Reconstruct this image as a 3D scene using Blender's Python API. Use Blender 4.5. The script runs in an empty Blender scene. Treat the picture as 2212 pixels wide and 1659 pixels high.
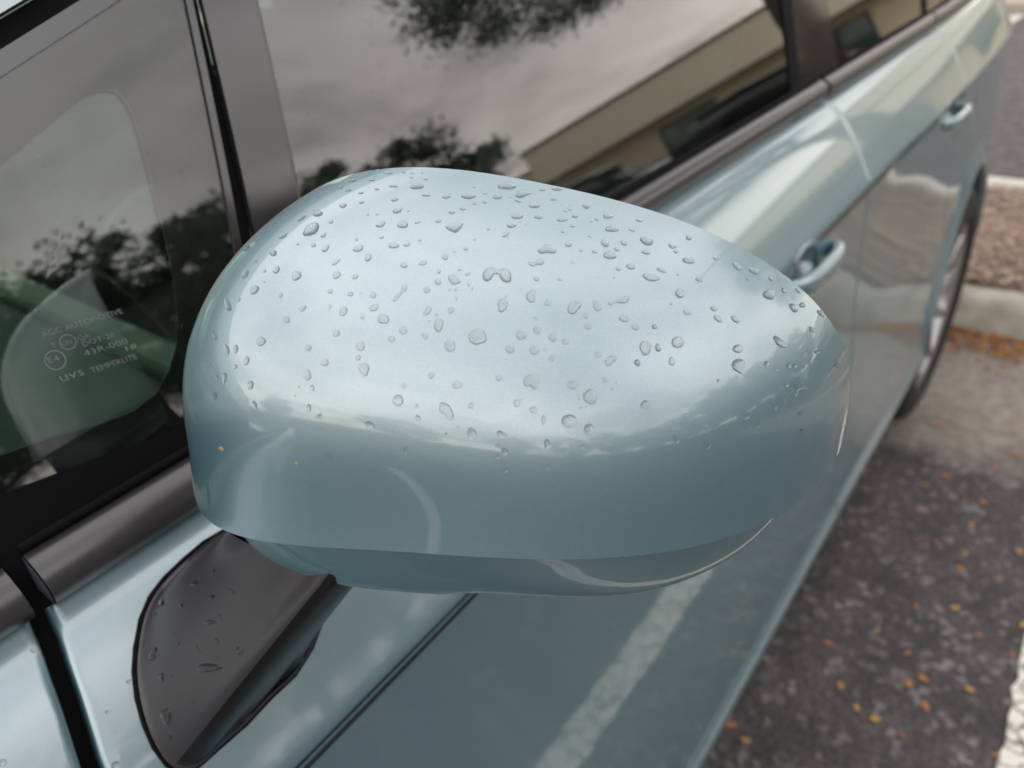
import bpy, bmesh, math, random
import numpy as np
from mathutils import Vector, Matrix
from mathutils.bvhtree import BVHTree
from mathutils.geometry import delaunay_2d_cdt

sc = bpy.context.scene
col = sc.collection
R = math.radians
H = 1.247                      # height of the phone above the asphalt

# ------------------------------------------------------------------ camera
F_PX, VPX, HOR = 1560.0, (2590.0, -317.0), -0.11      # measured on a 2212 x 1659 print of the photograph
_c = np.array([1106.0, 829.5])
_X = np.array([VPX[0] - _c[0], -(VPX[1] - _c[1]), F_PX]); _X /= np.linalg.norm(_X)
_Z = np.cross(np.array([1, -HOR, 0.0]), _X); _Z /= np.linalg.norm(_Z)
if _Z[1] < 0: _Z = -_Z
_Y = -np.cross(_Z, _X)
def ray(px, py):
    d = np.array([px - _c[0], -(py - _c[1]), F_PX]); d /= np.linalg.norm(d)
    return np.array([d @ _X, d @ _Y, d @ _Z])
right = Vector((_X[0], _Y[0], _Z[0])); up = Vector((_X[1], _Y[1], _Z[1])); fwd = Vector((_X[2], _Y[2], _Z[2]))
cam = bpy.data.cameras.new('camera'); camo = bpy.data.objects.new('camera', cam); col.objects.link(camo)
M = Matrix((right, up, -fwd)).transposed().to_4x4(); M.translation = (0, 0, H)
camo.matrix_world = M
cam.sensor_width = 36; cam.lens = F_PX / 2212 * 36
cam.clip_start = 0.02; cam.clip_end = 2000
cam.dof.use_dof = True; cam.dof.focus_distance = 0.235; cam.dof.aperture_fstop = 9.5
sc.camera = camo

# ------------------------------------------------------------------ sky and light
SUN_EL, SUN_AZ = R(50), R(285)
w = bpy.data.worlds.new('World'); sc.world = w; w.use_nodes = True
nt = w.node_tree; nt.nodes.clear()
N = nt.nodes.new; L = nt.links.new
out = N('ShaderNodeOutputWorld')
sky = N('ShaderNodeTexSky'); sky.sky_type = 'NISHITA'; sky.sun_disc = False
sky.sun_elevation = SUN_EL; sky.sun_rotation = SUN_AZ
bg1 = N('ShaderNodeBackground'); bg1.inputs[1].default_value = 0.12; L(sky.outputs[0], bg1.inputs[0])
tc = N('ShaderNodeTexCoord')
sep = N('ShaderNodeSeparateXYZ'); L(tc.outputs['Generated'], sep.inputs[0])
mx = N('ShaderNodeMath'); mx.operation = 'MAXIMUM'; L(sep.outputs[2], mx.inputs[0]); mx.inputs[1].default_value = 0.0
ad = N('ShaderNodeMath'); ad.operation = 'ADD'; L(mx.outputs[0], ad.inputs[0]); ad.inputs[1].default_value = 0.22
dv = N('ShaderNodeVectorMath'); dv.operation = 'DIVIDE'; L(tc.outputs['Generated'], dv.inputs[0])
cmb = N('ShaderNodeCombineXYZ')
for i in range(3): L(ad.outputs[0], cmb.inputs[i])
L(cmb.outputs[0], dv.inputs[1])
n1 = N('ShaderNodeTexNoise'); n1.inputs['Scale'].default_value = 1.25; n1.inputs['Detail'].default_value = 7
n1.inputs['Roughness'].default_value = 0.52; n1.inputs['Distortion'].default_value = 0.35; L(dv.outputs[0], n1.inputs['Vector'])
rp = N('ShaderNodeValToRGB'); cr = rp.color_ramp
cr.elements[0].position = 0.30; cr.elements[0].color = (0.46, 0.46, 0.48, 1)
cr.elements[1].position = 0.70; cr.elements[1].color = (1.75, 1.75, 1.75, 1)
e = cr.elements.new(0.45); e.color = (0.88, 0.87, 0.88, 1)
e = cr.elements.new(0.55); e.color = (1.35, 1.32, 1.30, 1)
L(n1.outputs[0], rp.inputs[0])
hz = N('ShaderNodeMapRange'); L(sep.outputs[2], hz.inputs[0]); hz.inputs[1].default_value = 0.05; hz.inputs[2].default_value = 0.55
hc = N('ShaderNodeMix'); hc.data_type = 'RGBA'; L(hz.outputs[0], hc.inputs['Factor']); hc.inputs['A'].default_value = (1.30, 1.24, 1.13, 1); hc.inputs['B'].default_value = (1.0, 1.0, 1.01, 1)
hm0 = N('ShaderNodeMix'); hm0.data_type = 'RGBA'; hm0.blend_type = 'MULTIPLY'; hm0.inputs[0].default_value = 1.0
L(rp.outputs[0], hm0.inputs['A']); L(hc.outputs['Result'], hm0.inputs['B'])
bg2 = N('ShaderNodeBackground'); bg2.inputs[1].default_value = 1.5; L(hm0.outputs['Result'], bg2.inputs[0])
mixs = N('ShaderNodeMixShader'); mixs.inputs[0].default_value = 0.94
L(bg1.outputs[0], mixs.inputs[1]); L(bg2.outputs[0], mixs.inputs[2]); L(mixs.outputs[0], out.inputs[0])
sun = bpy.data.lights.new('sun', 'SUN'); sun.energy = 0.7; sun.angle = R(95); sun.color = (1, 0.96, 0.9)
suno = bpy.data.objects.new('sun', sun); col.objects.link(suno)
_sd = Vector((math.sin(SUN_AZ) * math.cos(SUN_EL), math.cos(SUN_AZ) * math.cos(SUN_EL), math.sin(SUN_EL)))
suno.rotation_euler = (-_sd).to_track_quat('-Z', 'Y').to_euler(); suno.location = (0, 0, 20)
sc.view_settings.view_transform = 'Standard'; sc.view_settings.look = 'None'
sc.view_settings.exposure = 0.0; sc.view_settings.gamma = 1.0; sc.view_settings.use_curve_mapping = False
sc.cycles.use_denoising = True
sc.cycles.max_bounces = 10; sc.cycles.sample_clamp_indirect = 4.0

# ------------------------------------------------------------------ material helpers
def mat(name, colr, rough=0.5, metal=0.0, spec=0.5, coat=0.0, coat_r=0.03, noise=None, bump=None, ior=None):
    m = bpy.data.materials.new(name); m.use_nodes = True
    t = m.node_tree; b = t.nodes['Principled BSDF']
    b.inputs['Base Color'].default_value = (*colr, 1); b.inputs['Roughness'].default_value = rough
    b.inputs['Metallic'].default_value = metal; b.inputs['Specular IOR Level'].default_value = spec
    b.inputs['Coat Weight'].default_value = coat; b.inputs['Coat Roughness'].default_value = coat_r
    if ior: b.inputs['IOR'].default_value = ior
    if noise:                                   # (scale, detail, dark rgb, light rgb, p0, p1)
        c = t.nodes.new('ShaderNodeTexCoord'); n = t.nodes.new('ShaderNodeTexNoise')
        n.inputs['Scale'].default_value = noise[0]; n.inputs['Detail'].default_value = noise[1]
        t.links.new(c.outputs['Object'], n.inputs['Vector'])
        r = t.nodes.new('ShaderNodeValToRGB'); r.color_ramp.elements[0].color = (*noise[2], 1); r.color_ramp.elements[1].color = (*noise[3], 1)
        if len(noise) > 4: r.color_ramp.elements[0].position, r.color_ramp.elements[1].position = noise[4], noise[5]
        t.links.new(n.outputs[0], r.inputs[0]); t.links.new(r.outputs[0], b.inputs['Base Color'])
    if bump:                                    # (scale, strength, distance)
        c = t.nodes.new('ShaderNodeTexCoord'); n = t.nodes.new('ShaderNodeTexNoise')
        n.inputs['Scale'].default_value = bump[0]; n.inputs['Detail'].default_value = 4
        t.links.new(c.outputs['Object'], n.inputs['Vector'])
        bp = t.nodes.new('ShaderNodeBump'); bp.inputs['Strength'].default_value = bump[1]; bp.inputs['Distance'].default_value = bump[2]
        t.links.new(n.outputs[0], bp.inputs['Height']); t.links.new(bp.outputs[0], b.inputs['Normal'])
    return m

def flake_paint(name, pigment, flake, mixf=0.70):
    """pearl paint: neutral metal flakes over a blue pigment, both under clear coat"""
    m = bpy.data.materials.new(name); m.use_nodes = True
    t = m.node_tree; b = t.nodes['Principled BSDF']; o = t.nodes['Material Output']; nd = t.nodes.new; lk = t.links.new
    b2 = nd('ShaderNodeBsdfPrincipled')
    for q in (b, b2):
        q.inputs['Coat Weight'].default_value = 1.0; q.inputs['Coat Roughness'].default_value = 0.05; q.inputs['Coat IOR'].default_value = 1.62
    b.inputs['Metallic'].default_value = 1.0; b.inputs['Roughness'].default_value = 0.42
    b2.inputs['Base Color'].default_value = (*pigment, 1); b2.inputs['Roughness'].default_value = 0.6; b2.inputs['Specular IOR Level'].default_value = 0.2
    c = nd('ShaderNodeTexCoord'); v = nd('ShaderNodeTexVoronoi'); v.inputs['Scale'].default_value = 3800
    lk(c.outputs['Object'], v.inputs['Vector'])
    sp_ = nd('ShaderNodeSeparateColor'); lk(v.outputs['Color'], sp_.inputs[0])
    mxn = nd('ShaderNodeMix'); mxn.data_type = 'RGBA'; lk(sp_.outputs[0], mxn.inputs['Factor'])
    mxn.inputs['A'].default_value = (*[x * 0.94 for x in flake], 1); mxn.inputs['B'].default_value = (*[min(1, x * 1.06) for x in flake], 1)
    lk(mxn.outputs['Result'], b.inputs['Base Color'])
    ms = nd('ShaderNodeMixShader'); ms.inputs[0].default_value = mixf
    lk(b2.outputs[0], ms.inputs[1]); lk(b.outputs[0], ms.inputs[2]); lk(ms.outputs[0], o.inputs[0])
    return m

def glass_mat(name, tint, ior, black=False):
    m = bpy.data.materials.new(name); m.use_nodes = True
    t = m.node_tree; t.nodes.clear()
    o = t.nodes.new('ShaderNodeOutputMaterial'); mxs = t.nodes.new('ShaderNodeMixShader')
    f = t.nodes.new('ShaderNodeFresnel'); f.inputs[0].default_value = ior
    tr = t.nodes.new('ShaderNodeBsdfTransparent'); tr.inputs[0].default_value = (*tint, 1)
    g = t.nodes.new('ShaderNodeBsdfGlossy'); g.inputs['Roughness'].default_value = 0.0
    g.inputs[0].default_value = (0.95, 0.93, 0.93, 1)
    # the Fresnel node inverts the index on back faces; keep the pane symmetric
    geo = t.nodes.new('ShaderNodeNewGeometry')
    sw = t.nodes.new('ShaderNodeMix'); sw.inputs['A'].default_value = ior; sw.inputs['B'].default_value = 1 / ior
    t.links.new(geo.outputs['Backfacing'], sw.inputs['Factor']); t.links.new(sw.outputs['Result'], f.inputs[0])
    t.links.new(f.outputs[0], mxs.inputs[0]); t.links.new(tr.outputs[0], mxs.inputs[1]); t.links.new(g.outputs[0], mxs.inputs[2])
    t.links.new(mxs.outputs[0], o.inputs[0])
    return m

PAINT = flake_paint('pearl_blue_paint', (0.034, 0.215, 0.285), (0.432, 0.464, 0.466), 0.67)
GLASS = glass_mat('tinted_glass', (0.58, 0.70, 0.62), 2.05)
INNER = glass_mat('glass_inner_face', (0.80, 0.92, 0.86), 1.95)
QGLASS = glass_mat('quarter_tinted_glass', (0.46, 0.55, 0.48), 1.82)
PRIV = glass_mat('privacy_glass', (0.10, 0.11, 0.105), 2.05)
FRIT = mat('black_frit', (0.006, 0.006, 0.007), 0.5)
GLOSSBLK = mat('gloss_black_trim', (0.02, 0.018, 0.019), 0.09, spec=0.5, ior=1.75)
RUBBER = mat('black_rubber', (0.005, 0.005, 0.006), 0.6, spec=0.07)
PLASTIC = mat('black_plastic', (0.030, 0.025, 0.029), 0.40, ior=1.65, bump=(1800, 0.15, 0.0004))
FOOT_SHADE = mat('gloss_black_shaded', (0.006, 0.006, 0.006), 0.22, spec=0.35)  # glossy facet of the foot, shade under the mirror put into its black
TRIMP = mat('belt_trim_plastic', (0.045, 0.040, 0.042), 0.30, spec=0.6, ior=1.6)
ENDCAP = mat('trim_end_cap', (0.06, 0.065, 0.085), 0.5)
DARK = mat('cavity_black', (0.006, 0.006, 0.006), 0.8, spec=0.05)
INTER = mat('interior_grey', (0.022, 0.024, 0.024), 0.7)
DASH_LIT = mat('dashboard_lit_band', (0.075, 0.09, 0.078), 0.6)
SEATM = mat('seat_fabric', (0.03, 0.031, 0.034), 0.9, bump=(300, 0.3, 0.002))
TYRE = mat('tyre_rubber', (0.012, 0.012, 0.012), 0.75, bump=(120, 0.4, 0.003))
ALLOY = mat('silver_alloy', (0.40, 0.39, 0.395), 0.32, metal=0.9)
CHROME = mat('mirror_silver', (0.26, 0.28, 0.29), 0.02, metal=1.0)
ETCH = mat('etched_white', (0.17, 0.185, 0.18), 0.8)
WATER = bpy.data.materials.new('rain_water'); WATER.use_nodes = True
_b = WATER.node_tree.nodes['Principled BSDF']
_b.inputs['Base Color'].default_value = (1, 1, 1, 1); _b.inputs['Roughness'].default_value = 0.0
_b.inputs['Transmission Weight'].default_value = 1.0; _b.inputs['IOR'].default_value = 1.333

# ------------------------------------------------------------------ object helpers
def link(name, me, m=None, parent=None, smooth=True):
    if m is not None and not me.materials: me.materials.append(m)
    if smooth:
        for p in me.polygons: p.use_smooth = True
    o = bpy.data.objects.new(name, me); col.objects.link(o)
    if parent is not None:
        o.parent = parent
        o.matrix_parent_inverse = Matrix.Translation(-WLOC.get(parent.name, Vector((0, 0, 0))))
    return o
WLOC = {}
def mesh(name, verts, faces, m=None, parent=None, smooth=True, rel=False):
    me = bpy.data.meshes.new(name)
    if rel: verts = [(v[0], v[1], v[2] + H) for v in verts]
    me.from_pydata([tuple(map(float, v)) for v in verts], [], faces); me.update()
    return link(name, me, m, parent, smooth)
def bm_obj(name, bm, m=None, parent=None, smooth=False):
    me = bpy.data.meshes.new(name); bm.to_mesh(me); bm.free()
    return link(name, me, m, parent, smooth)
def tag(o, label=None, cat=None, group=None, kind=None):
    for k, v in (('label', label), ('category', cat), ('group', group), ('kind', kind)):
        if v: o[k] = v
    return o
def empty(name, loc):
    o = bpy.data.objects.new(name, None); o.location = loc; o.empty_display_size = 0.1; col.objects.link(o)
    WLOC[o.name] = Vector(loc); return o
def grid(rows, close_u=False, close_v=False, flip=False):
    """rows: list of equal-length point lists -> verts, quads"""
    nr, nc = len(rows), len(rows[0]); V = [p for r in rows for p in r]; Fc = []
    for i in range(nr if close_u else nr - 1):
        for j in range(nc if close_v else nc - 1):
            a, b = i * nc + j, i * nc + (j + 1) % nc
            c, d = ((i + 1) % nr) * nc + (j + 1) % nc, ((i + 1) % nr) * nc + j
            Fc.append((a, d, c, b) if flip else (a, b, c, d))
    return V, Fc
def box_bm(bm, x0, x1, y0, y1, z0, z1):
    v = [bm.verts.new((x, y, z)) for x in (x0, x1) for y in (y0, y1) for z in (z0, z1)]
    for f in ((0, 1, 3, 2), (4, 6, 7, 5), (0, 4, 5, 1), (2, 3, 7, 6), (0, 2, 6, 4), (1, 5, 7, 3)):
        bm.faces.new([v[i] for i in f])
    return v
def box(name, x0, x1, y0, y1, z0, z1, m, parent=None, bev=0.0):
    bm = bmesh.new(); box_bm(bm, x0, x1, y0, y1, z0, z1)
    if bev: bmesh.ops.bevel(bm, geom=bm.edges[:], offset=bev, segments=2, affect='EDGES', profile=0.5)
    bmesh.ops.recalc_face_normals(bm, faces=bm.faces)
    return bm_obj(name, bm, m, parent)
def catmull(P, n):
    P = [np.array(p, float) for p in P]; P = [2 * P[0] - P[1]] + P + [2 * P[-1] - P[-2]]
    o = []
    for i in range(1, len(P) - 2):
        for k in range(n):
            t = k / n; a, b, c, d = P[i - 1], P[i], P[i + 1], P[i + 2]
            o.append(0.5 * (2 * b + (c - a) * t + (2 * a - 5 * b + 4 * c - d) * t * t + (3 * b - a - 3 * c + d) * t ** 3))
    o.append(P[-2]); return o

# ------------------------------------------------------------------ the ground
def asphalt_mat():
    m = bpy.data.materials.new('worn_asphalt'); m.use_nodes = True
    t = m.node_tree; b = t.nodes['Principled BSDF']; nd = t.nodes.new; lk = t.links.new
    g = nd('ShaderNodeNewGeometry')
    def noise(s, d, ro=0.5):
        n = nd('ShaderNodeTexNoise'); n.inputs['Scale'].default_value = s; n.inputs['Detail'].default_value = d
        n.inputs['Roughness'].default_value = ro; lk(g.outputs['Position'], n.inputs['Vector']); return n
    def ramp(src, p0, c0, p1, c1):
        r = nd('ShaderNodeValToRGB'); r.color_ramp.elements[0].position = p0; r.color_ramp.elements[1].position = p1
        r.color_ramp.elements[0].color = (*c0, 1); r.color_ramp.elements[1].color = (*c1, 1); lk(src, r.inputs[0]); return r
    grain = ramp(noise(85, 6, 0.75).outputs[0], 0.36, (0.025, 0.023, 0.024), 0.70, (0.138, 0.124, 0.124))
    vor = nd('ShaderNodeTexVoronoi'); vor.inputs['Scale'].default_value = 70; lk(g.outputs['Position'], vor.inputs['Vector'])
    sp = nd('ShaderNodeSeparateColor'); lk(vor.outputs['Color'], sp.inputs[0])
    stone = ramp(sp.outputs[0], 0.80, (0, 0, 0), 0.96, (0.13, 0.12, 0.12))
    add = nd('ShaderNodeMix'); add.data_type = 'RGBA'; add.blend_type = 'ADD'; add.inputs[0].default_value = 1
    lk(grain.outputs[0], add.inputs['A']); lk(stone.outputs[0], add.inputs['B'])
    patch = ramp(noise(9.0, 6, 0.62).outputs[0], 0.36, (0.62, 0.60, 0.60), 0.66, (1.28, 1.24, 1.22))
    mul = nd('ShaderNodeMix'); mul.data_type = 'RGBA'; mul.blend_type = 'MULTIPLY'; mul.inputs[0].default_value = 1
    lk(add.outputs['Result'], mul.inputs['A']); lk(patch.outputs[0], mul.inputs['B'])
    # sandy silt washed along the kerb
    sx = nd('ShaderNodeSeparateXYZ'); lk(g.outputs['Position'], sx.inputs[0])
    nz = noise(4.5, 5, 0.6)
    a = nd('ShaderNodeMath'); a.operation = 'MULTIPLY_ADD'; lk(nz.outputs[0], a.inputs[0]); a.inputs[1].default_value = 0.75; lk(sx.outputs[0], a.inputs[2])
    s = ramp(a.outputs[0], 0, (0, 0, 0), 1, (1, 1, 1))
    mr = nd('ShaderNodeMapRange'); lk(a.outputs[0], mr.inputs[0]); mr.inputs[1].default_value = 2.05; mr.inputs[2].default_value = 2.40
    lt = nd('ShaderNodeMath'); lt.operation = 'LESS_THAN'; lk(sx.outputs[0], lt.inputs[0]); lt.inputs[1].default_value = 3.2
    mm = nd('ShaderNodeMath'); mm.operation = 'MULTIPLY'; lk(mr.outputs[0], mm.inputs[0]); lk(lt.outputs[0], mm.inputs[1])
    mm2 = nd('ShaderNodeMath'); mm2.operation = 'MULTIPLY'; lk(mm.outputs[0], mm2.inputs[0]); mm2.inputs[1].default_value = 0.85
    silt = ramp(noise(30, 5).outputs[0], 0.3, (0.25, 0.205, 0.175), 0.7, (0.42, 0.36, 0.31))
    fin = nd('ShaderNodeMix'); fin.data_type = 'RGBA'; lk(mm2.outputs[0], fin.inputs['Factor'])
    lk(mul.outputs['Result'], fin.inputs['A']); lk(silt.outputs[0], fin.inputs['B'])
    lk(fin.outputs['Result'], b.inputs['Base Color'])
    b.inputs['Roughness'].default_value = 0.72; b.inputs['Specular IOR Level'].default_value = 0.5
    bp = nd('ShaderNodeBump'); bp.inputs['Strength'].default_value = 0.9; bp.inputs['Distance'].default_value = 0.006
    lk(noise(110, 5, 0.7).outputs[0], bp.inputs['Height']); lk(bp.outputs[0], b.inputs['Normal'])
    return m
ASPH = asphalt_mat()
me = bpy.data.meshes.new('asphalt_ground')
xs = [-400, -60, -8, -3, 0, 1, 2, 3, 5, 10, 30, 60, 400]
V, Fc = grid([[(x, y, 0) for y in xs] for x in xs], flip=True)
g = mesh('asphalt_ground', V, Fc, ASPH, smooth=False); tag(g, kind='structure')

CONC = mat('kerb_concrete', (0.36, 0.34, 0.28), 0.85, noise=(9, 6, (0.20, 0.19, 0.145), (0.50, 0.47, 0.40), 0.3, 0.7), bump=(60, 0.5, 0.004))
PALECONC = mat('pale_concrete', (0.45, 0.38, 0.31), 0.85, noise=(6, 5, (0.38, 0.32, 0.26), (0.52, 0.44, 0.36)))
LINEP = bpy.data.materials.new('worn_white_line_paint'); LINEP.use_nodes = True
def line_mat(m):
    t = m.node_tree; b = t.nodes['Principled BSDF']; nd = t.nodes.new; lk = t.links.new
    g = nd('ShaderNodeNewGeometry'); v = nd('ShaderNodeTexVoronoi'); v.feature = 'DISTANCE_TO_EDGE'; v.inputs['Scale'].default_value = 26
    n = nd('ShaderNodeTexNoise'); n.inputs['Scale'].default_value = 14; n.inputs['Detail'].default_value = 5
    lk(g.outputs['Position'], n.inputs['Vector'])
    ad = nd('ShaderNodeVectorMath'); ad.operation = 'ADD'; sc_ = nd('ShaderNodeVectorMath'); sc_.operation = 'SCALE'; sc_.inputs['Scale'].default_value = 0.08
    lk(n.outputs['Color'], sc_.inputs[0]); lk(g.outputs['Position'], ad.inputs[0]); lk(sc_.outputs[0], ad.inputs[1]); lk(ad.outputs[0], v.inputs['Vector'])
    r = nd('ShaderNodeValToRGB'); r.color_ramp.elements[0].position = 0.02; r.color_ramp.elements[1].position = 0.07
    r.color_ramp.elements[0].color = (0.22, 0.20, 0.17, 1); r.color_ramp.elements[1].color = (0.74, 0.71, 0.64, 1); lk(v.outputs[0], r.inputs[0])
    n2 = nd('ShaderNodeTexNoise'); n2.inputs['Scale'].default_value = 30; n2.inputs['Detail'].default_value = 6; lk(g.outputs['Position'], n2.inputs['Vector'])
    r2 = nd('ShaderNodeValToRGB'); r2.color_ramp.elements[0].position = 0.30; r2.color_ramp.elements[1].position = 0.42
    r2.color_ramp.elements[0].color = (0.35, 0.33, 0.33, 1); r2.color_ramp.elements[1].color = (1, 1, 1, 1); lk(n2.outputs[0], r2.inputs[0])
    mu = nd('ShaderNodeMix'); mu.data_type = 'RGBA'; mu.blend_type = 'MULTIPLY'; mu.inputs[0].default_value = 1
    lk(r.outputs[0], mu.inputs['A']); lk(r2.outputs[0], mu.inputs['B']); lk(mu.outputs['Result'], b.inputs['Base Color'])
    b.inputs['Roughness'].default_value = 0.7
line_mat(LINEP)
def parking_line(x0, y0, x1, y1, wd, seed):
    rng = random.Random(seed); d = Vector((x1 - x0, y1 - y0, 0)); n = max(8, int(d.length / 0.03)); p = Vector((-d.y, d.x, 0)).normalized()
    rows = []
    for i in range(n + 1):
        q = Vector((x0, y0, 0.004)) + d * (i / n)
        rows.append([q - p * (wd / 2 + rng.uniform(-1, 1) * 0.005), q + p * (wd / 2 + rng.uniform(-1, 1) * 0.005)])
    V, Fc = grid(rows, flip=True)
    o = mesh('parking_line', V, Fc, LINEP, smooth=False); tag(o, kind='structure')
    if o.data.polygons[0].normal.z < 0: o.data.flip_normals()
parking_line(-3.2, -0.185, 2.15, -0.185, 0.10, 1)
parking_line(-3.2, 2.40, 2.15, 2.40, 0.10, 3)
parking_line(8.3, 1.14, 9.85, 1.04, 0.14, 4)
parking_line(8.3, -1.5, 9.85, -1.6, 0.10, 5)
for k in range(6): parking_line(7.0 - 2.7 * k, -9.5, 7.0 - 2.7 * k, -14.5, 0.10, 10 + k)

def kerb(x0, x1, y0, y1, h, m, name='kerb'):
    rows = []; rng = random.Random(int(x0 * 100)); n = 60
    for i in range(n + 1):
        y = y0 + (y1 - y0) * i / n; j = lambda: rng.uniform(-0.004, 0.004)
        rows.append([(x0 + j(), y, -0.02), (x0 + 0.012 + j(), y, h * 0.78), (x0 + 0.03, y, h * 0.97 + j()), (x0 + 0.05, y, h + j()), (x1 - 0.02, y, h + j()), (x1, y, h * 0.9), (x1, y, -0.02)])
    V, Fc = grid(rows); o = mesh(name, V, Fc, m); tag(o, kind='structure'); return o
kerb(2.50, 2.64, -3.2, 3.0, 0.105, CONC)
kerb(3.72, 3.86, -3.2, 3.0, 0.105, mat('far_kerb_concrete', (0.6, 0.56, 0.5), 0.85, noise=(9, 5, (0.45, 0.42, 0.36), (0.68, 0.64, 0.57))))
MULCH = mat('mulch_soil', (0.2, 0.13, 0.09), 0.95, noise=(26, 8, (0.14, 0.095, 0.07), (0.42, 0.29, 0.215), 0.32, 0.68), bump=(60, 1.0, 0.02))
rng = random.Random(5)
rows = [[(2.63 + 1.10 * i / 22, -3.2 + 6.2 * j / 60, 0.085 + 0.03 * math.sin(math.pi * i / 22) + rng.uniform(-0.008, 0.012)) for j in range(61)] for i in range(23)]
V, Fc = grid(rows, flip=True); o = mesh('mulch_bed', V, Fc, MULCH); tag(o, kind='structure')
o = box('pavement', 9.95, 12.5, -30, 30, -0.05, 0.10, PALECONC); tag(o, kind='structure')

# ------------------------------------------------------------------ the parked car
car = empty('parked_car', (0.75, 1.10, 0)); tag(car, 'pale blue parked car with rain beaded on its wing mirror', 'car')

# side section of the body: (y, z) relative to the camera, from the belt down to the sill
SH = catmull([(0.303, -0.2235), (0.297, -0.228), (0.287, -0.2335), (0.272, -0.2480), (0.2525, -0.278), (0.2385, -0.3035), (0.2255, -0.3277)], 4)
LO = catmull([(0.2255, -0.3277), (0.2259, -0.3355), (0.2258, -0.352), (0.2248, -0.385), (0.2228, -0.45), (0.2195, -0.50), (0.2147, -0.55), (0.2094, -0.61), (0.2030, -0.70), (0.1980, -0.80), (0.1965, -0.845), (0.1958, -0.868)], 4)
LIP = catmull([(0.1958, -0.868), (0.1925, -0.876), (0.1880, -0.892), (0.1895, -0.906), (0.205, -0.918), (0.25, -0.925)], 3)
NSH, NLO = len(SH), len(LO)
XW, ZW, RW, RARCH = 1.98, -0.937, 0.312, 0.365
XF = XW - 2.72
def bow(x):
    d = 0.0
    if x > 1.45: d += 0.030 * (x - 1.45) ** 2
    if x > 2.20: d += 0.28 * (x - 2.20) ** 2.2
    if x < -0.25: d += 0.085 * (-0.25 - x) ** 2
    return d
def section(x):
    b = bow(x)
    S = [(p[0] + b, p[1]) for p in SH]
    zb = None
    for xc in (XW, XF):
        if abs(x - xc) < RARCH:
            zb = ZW + math.sqrt(RARCH ** 2 - (x - xc) ** 2)
    lo = LO[1:] + LIP[1:]
    if zb is None or zb < -0.86:
        S += [(p[0] + b, p[1]) for p in lo]
    else:
        zs = [p[1] for p in LO]; n = len(lo) - 3
        for k in range(1, n + 1):
            z = LO[0][1] + (zb - LO[0][1]) * k / n
            y = np.interp(-z, [-q for q in zs], [q[0] for q in LO])
            flare = 0.012 * max(0.0, 1 - (z - zb) / 0.05)
            S.append((y + b - flare, z))
        yb = S[-1][0]
        S += [(yb + 0.004, zb - 0.004), (yb + 0.02, zb - 0.003), (yb + 0.09, zb + 0.002)]
    return S
def xcut(z):                    # the leading edge of the front door leans forward as it drops from the belt
    return float(np.interp(-z, [0.223, 0.228, 0.240, 0.2735, 0.33, 0.80], [0.032, 0.030, 0.0245, 0.0130, 0.001, -0.020]))
X_CUT0, X_CUT1, X_CUT2 = 0.0, 1.02, 1.64
def panel(name, x0, x1, parent, step=0.02, gap0=True, gap1=True, label=None):
    xs = []
    if gap0: xs += [(x0, 0.030), (x0, 0.006), (x0 + 0.0004, 0.0018), (x0 + 0.0015, 0.0003), (x0 + 0.004, 0)]
    else: xs += [(x0, 0)]
    n = max(3, int((x1 - x0) / step))
    xs += [(x0 + (x1 - x0) * i / n, 0) for i in range(1, n)]
    if gap1: xs += [(x1 - 0.004, 0), (x1 - 0.0015, 0.0003), (x1 - 0.0004, 0.0018), (x1, 0.006), (x1, 0.030)]
    else: xs += [(x1, 0)]
    ext = [XW - RARCH, XW + RARCH, XF - RARCH, XF + RARCH]
    for e_ in ext:
        for d in (-0.0015, 0.0015, 0.006):
            if x0 + 0.006 < e_ + d < x1 - 0.006: xs.append((e_ + d, 0))
    xs.sort(key=lambda t: (round(t[0], 5), -t[1] if t[0] < (x0 + x1) / 2 else t[1]))
    rows = []
    for x, d in xs:
        S = section(x)
        sl_ = max(0.0, 1 - abs(x - X_CUT0) / 0.16)
        rows.append([(x + sl_ * xcut(p[1]), p[0] + d * (0.8 if i < NSH else 1), p[1] - d * (0.6 if i < NSH else 0)) for i, p in enumerate(S)])
    V, Fc = grid(rows, flip=True)
    o = mesh(name, V, Fc, PAINT, parent, rel=True)
    return o
X_CUT0, X_CUT1, X_CUT2 = 0.0, 1.02, 1.64
fender = panel('front_fender', -1.55, X_CUT0 - 0.0058, car)
fdoor = panel('front_door', X_CUT0, X_CUT1 - 0.0013, car, step=0.008)
rdoor = panel('rear_door', X_CUT1 + 0.0013, X_CUT2 - 0.0013, car, step=0.008)
rqp = panel('rear_quarter_panel', X_CUT2 + 0.0013, 2.72, car, step=0.012)
for d, bs in ((fender, X_CUT0), ):
    pass
STRIPE = mat('dark_crease_line', (0.012, 0.013, 0.022), 0.35)
def crease_line(parent, x0, x1):  # two thin dark lines along the panels, just under the crease
    Pz = [-p[1] for p in LO]; Py = [p[0] for p in LO]
    for z0, z1 in ((-0.3283, -0.3308), (-0.3342, -0.3376)):
        rows = []
        n = max(4, int((x1 - x0) / 0.04))
        for i in range(n + 1):
            x = x0 + (x1 - x0) * i / n; b = bow(x)
            rows.append([(x, np.interp(-(z0 + (z1 - z0) * q / 2), Pz, Py) + b - 0.0004, z0 + (z1 - z0) * q / 2) for q in range(3)])
        V, Fc = grid(rows, flip=True); mesh('crease_line', V, Fc, STRIPE, parent, rel=True)
crease_line(fdoor, X_CUT0 + 0.006, X_CUT1 - 0.005); crease_line(rdoor, X_CUT1 + 0.005, X_CUT2 - 0.005); crease_line(fender, -0.36, X_CUT0 - 0.014)
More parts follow.
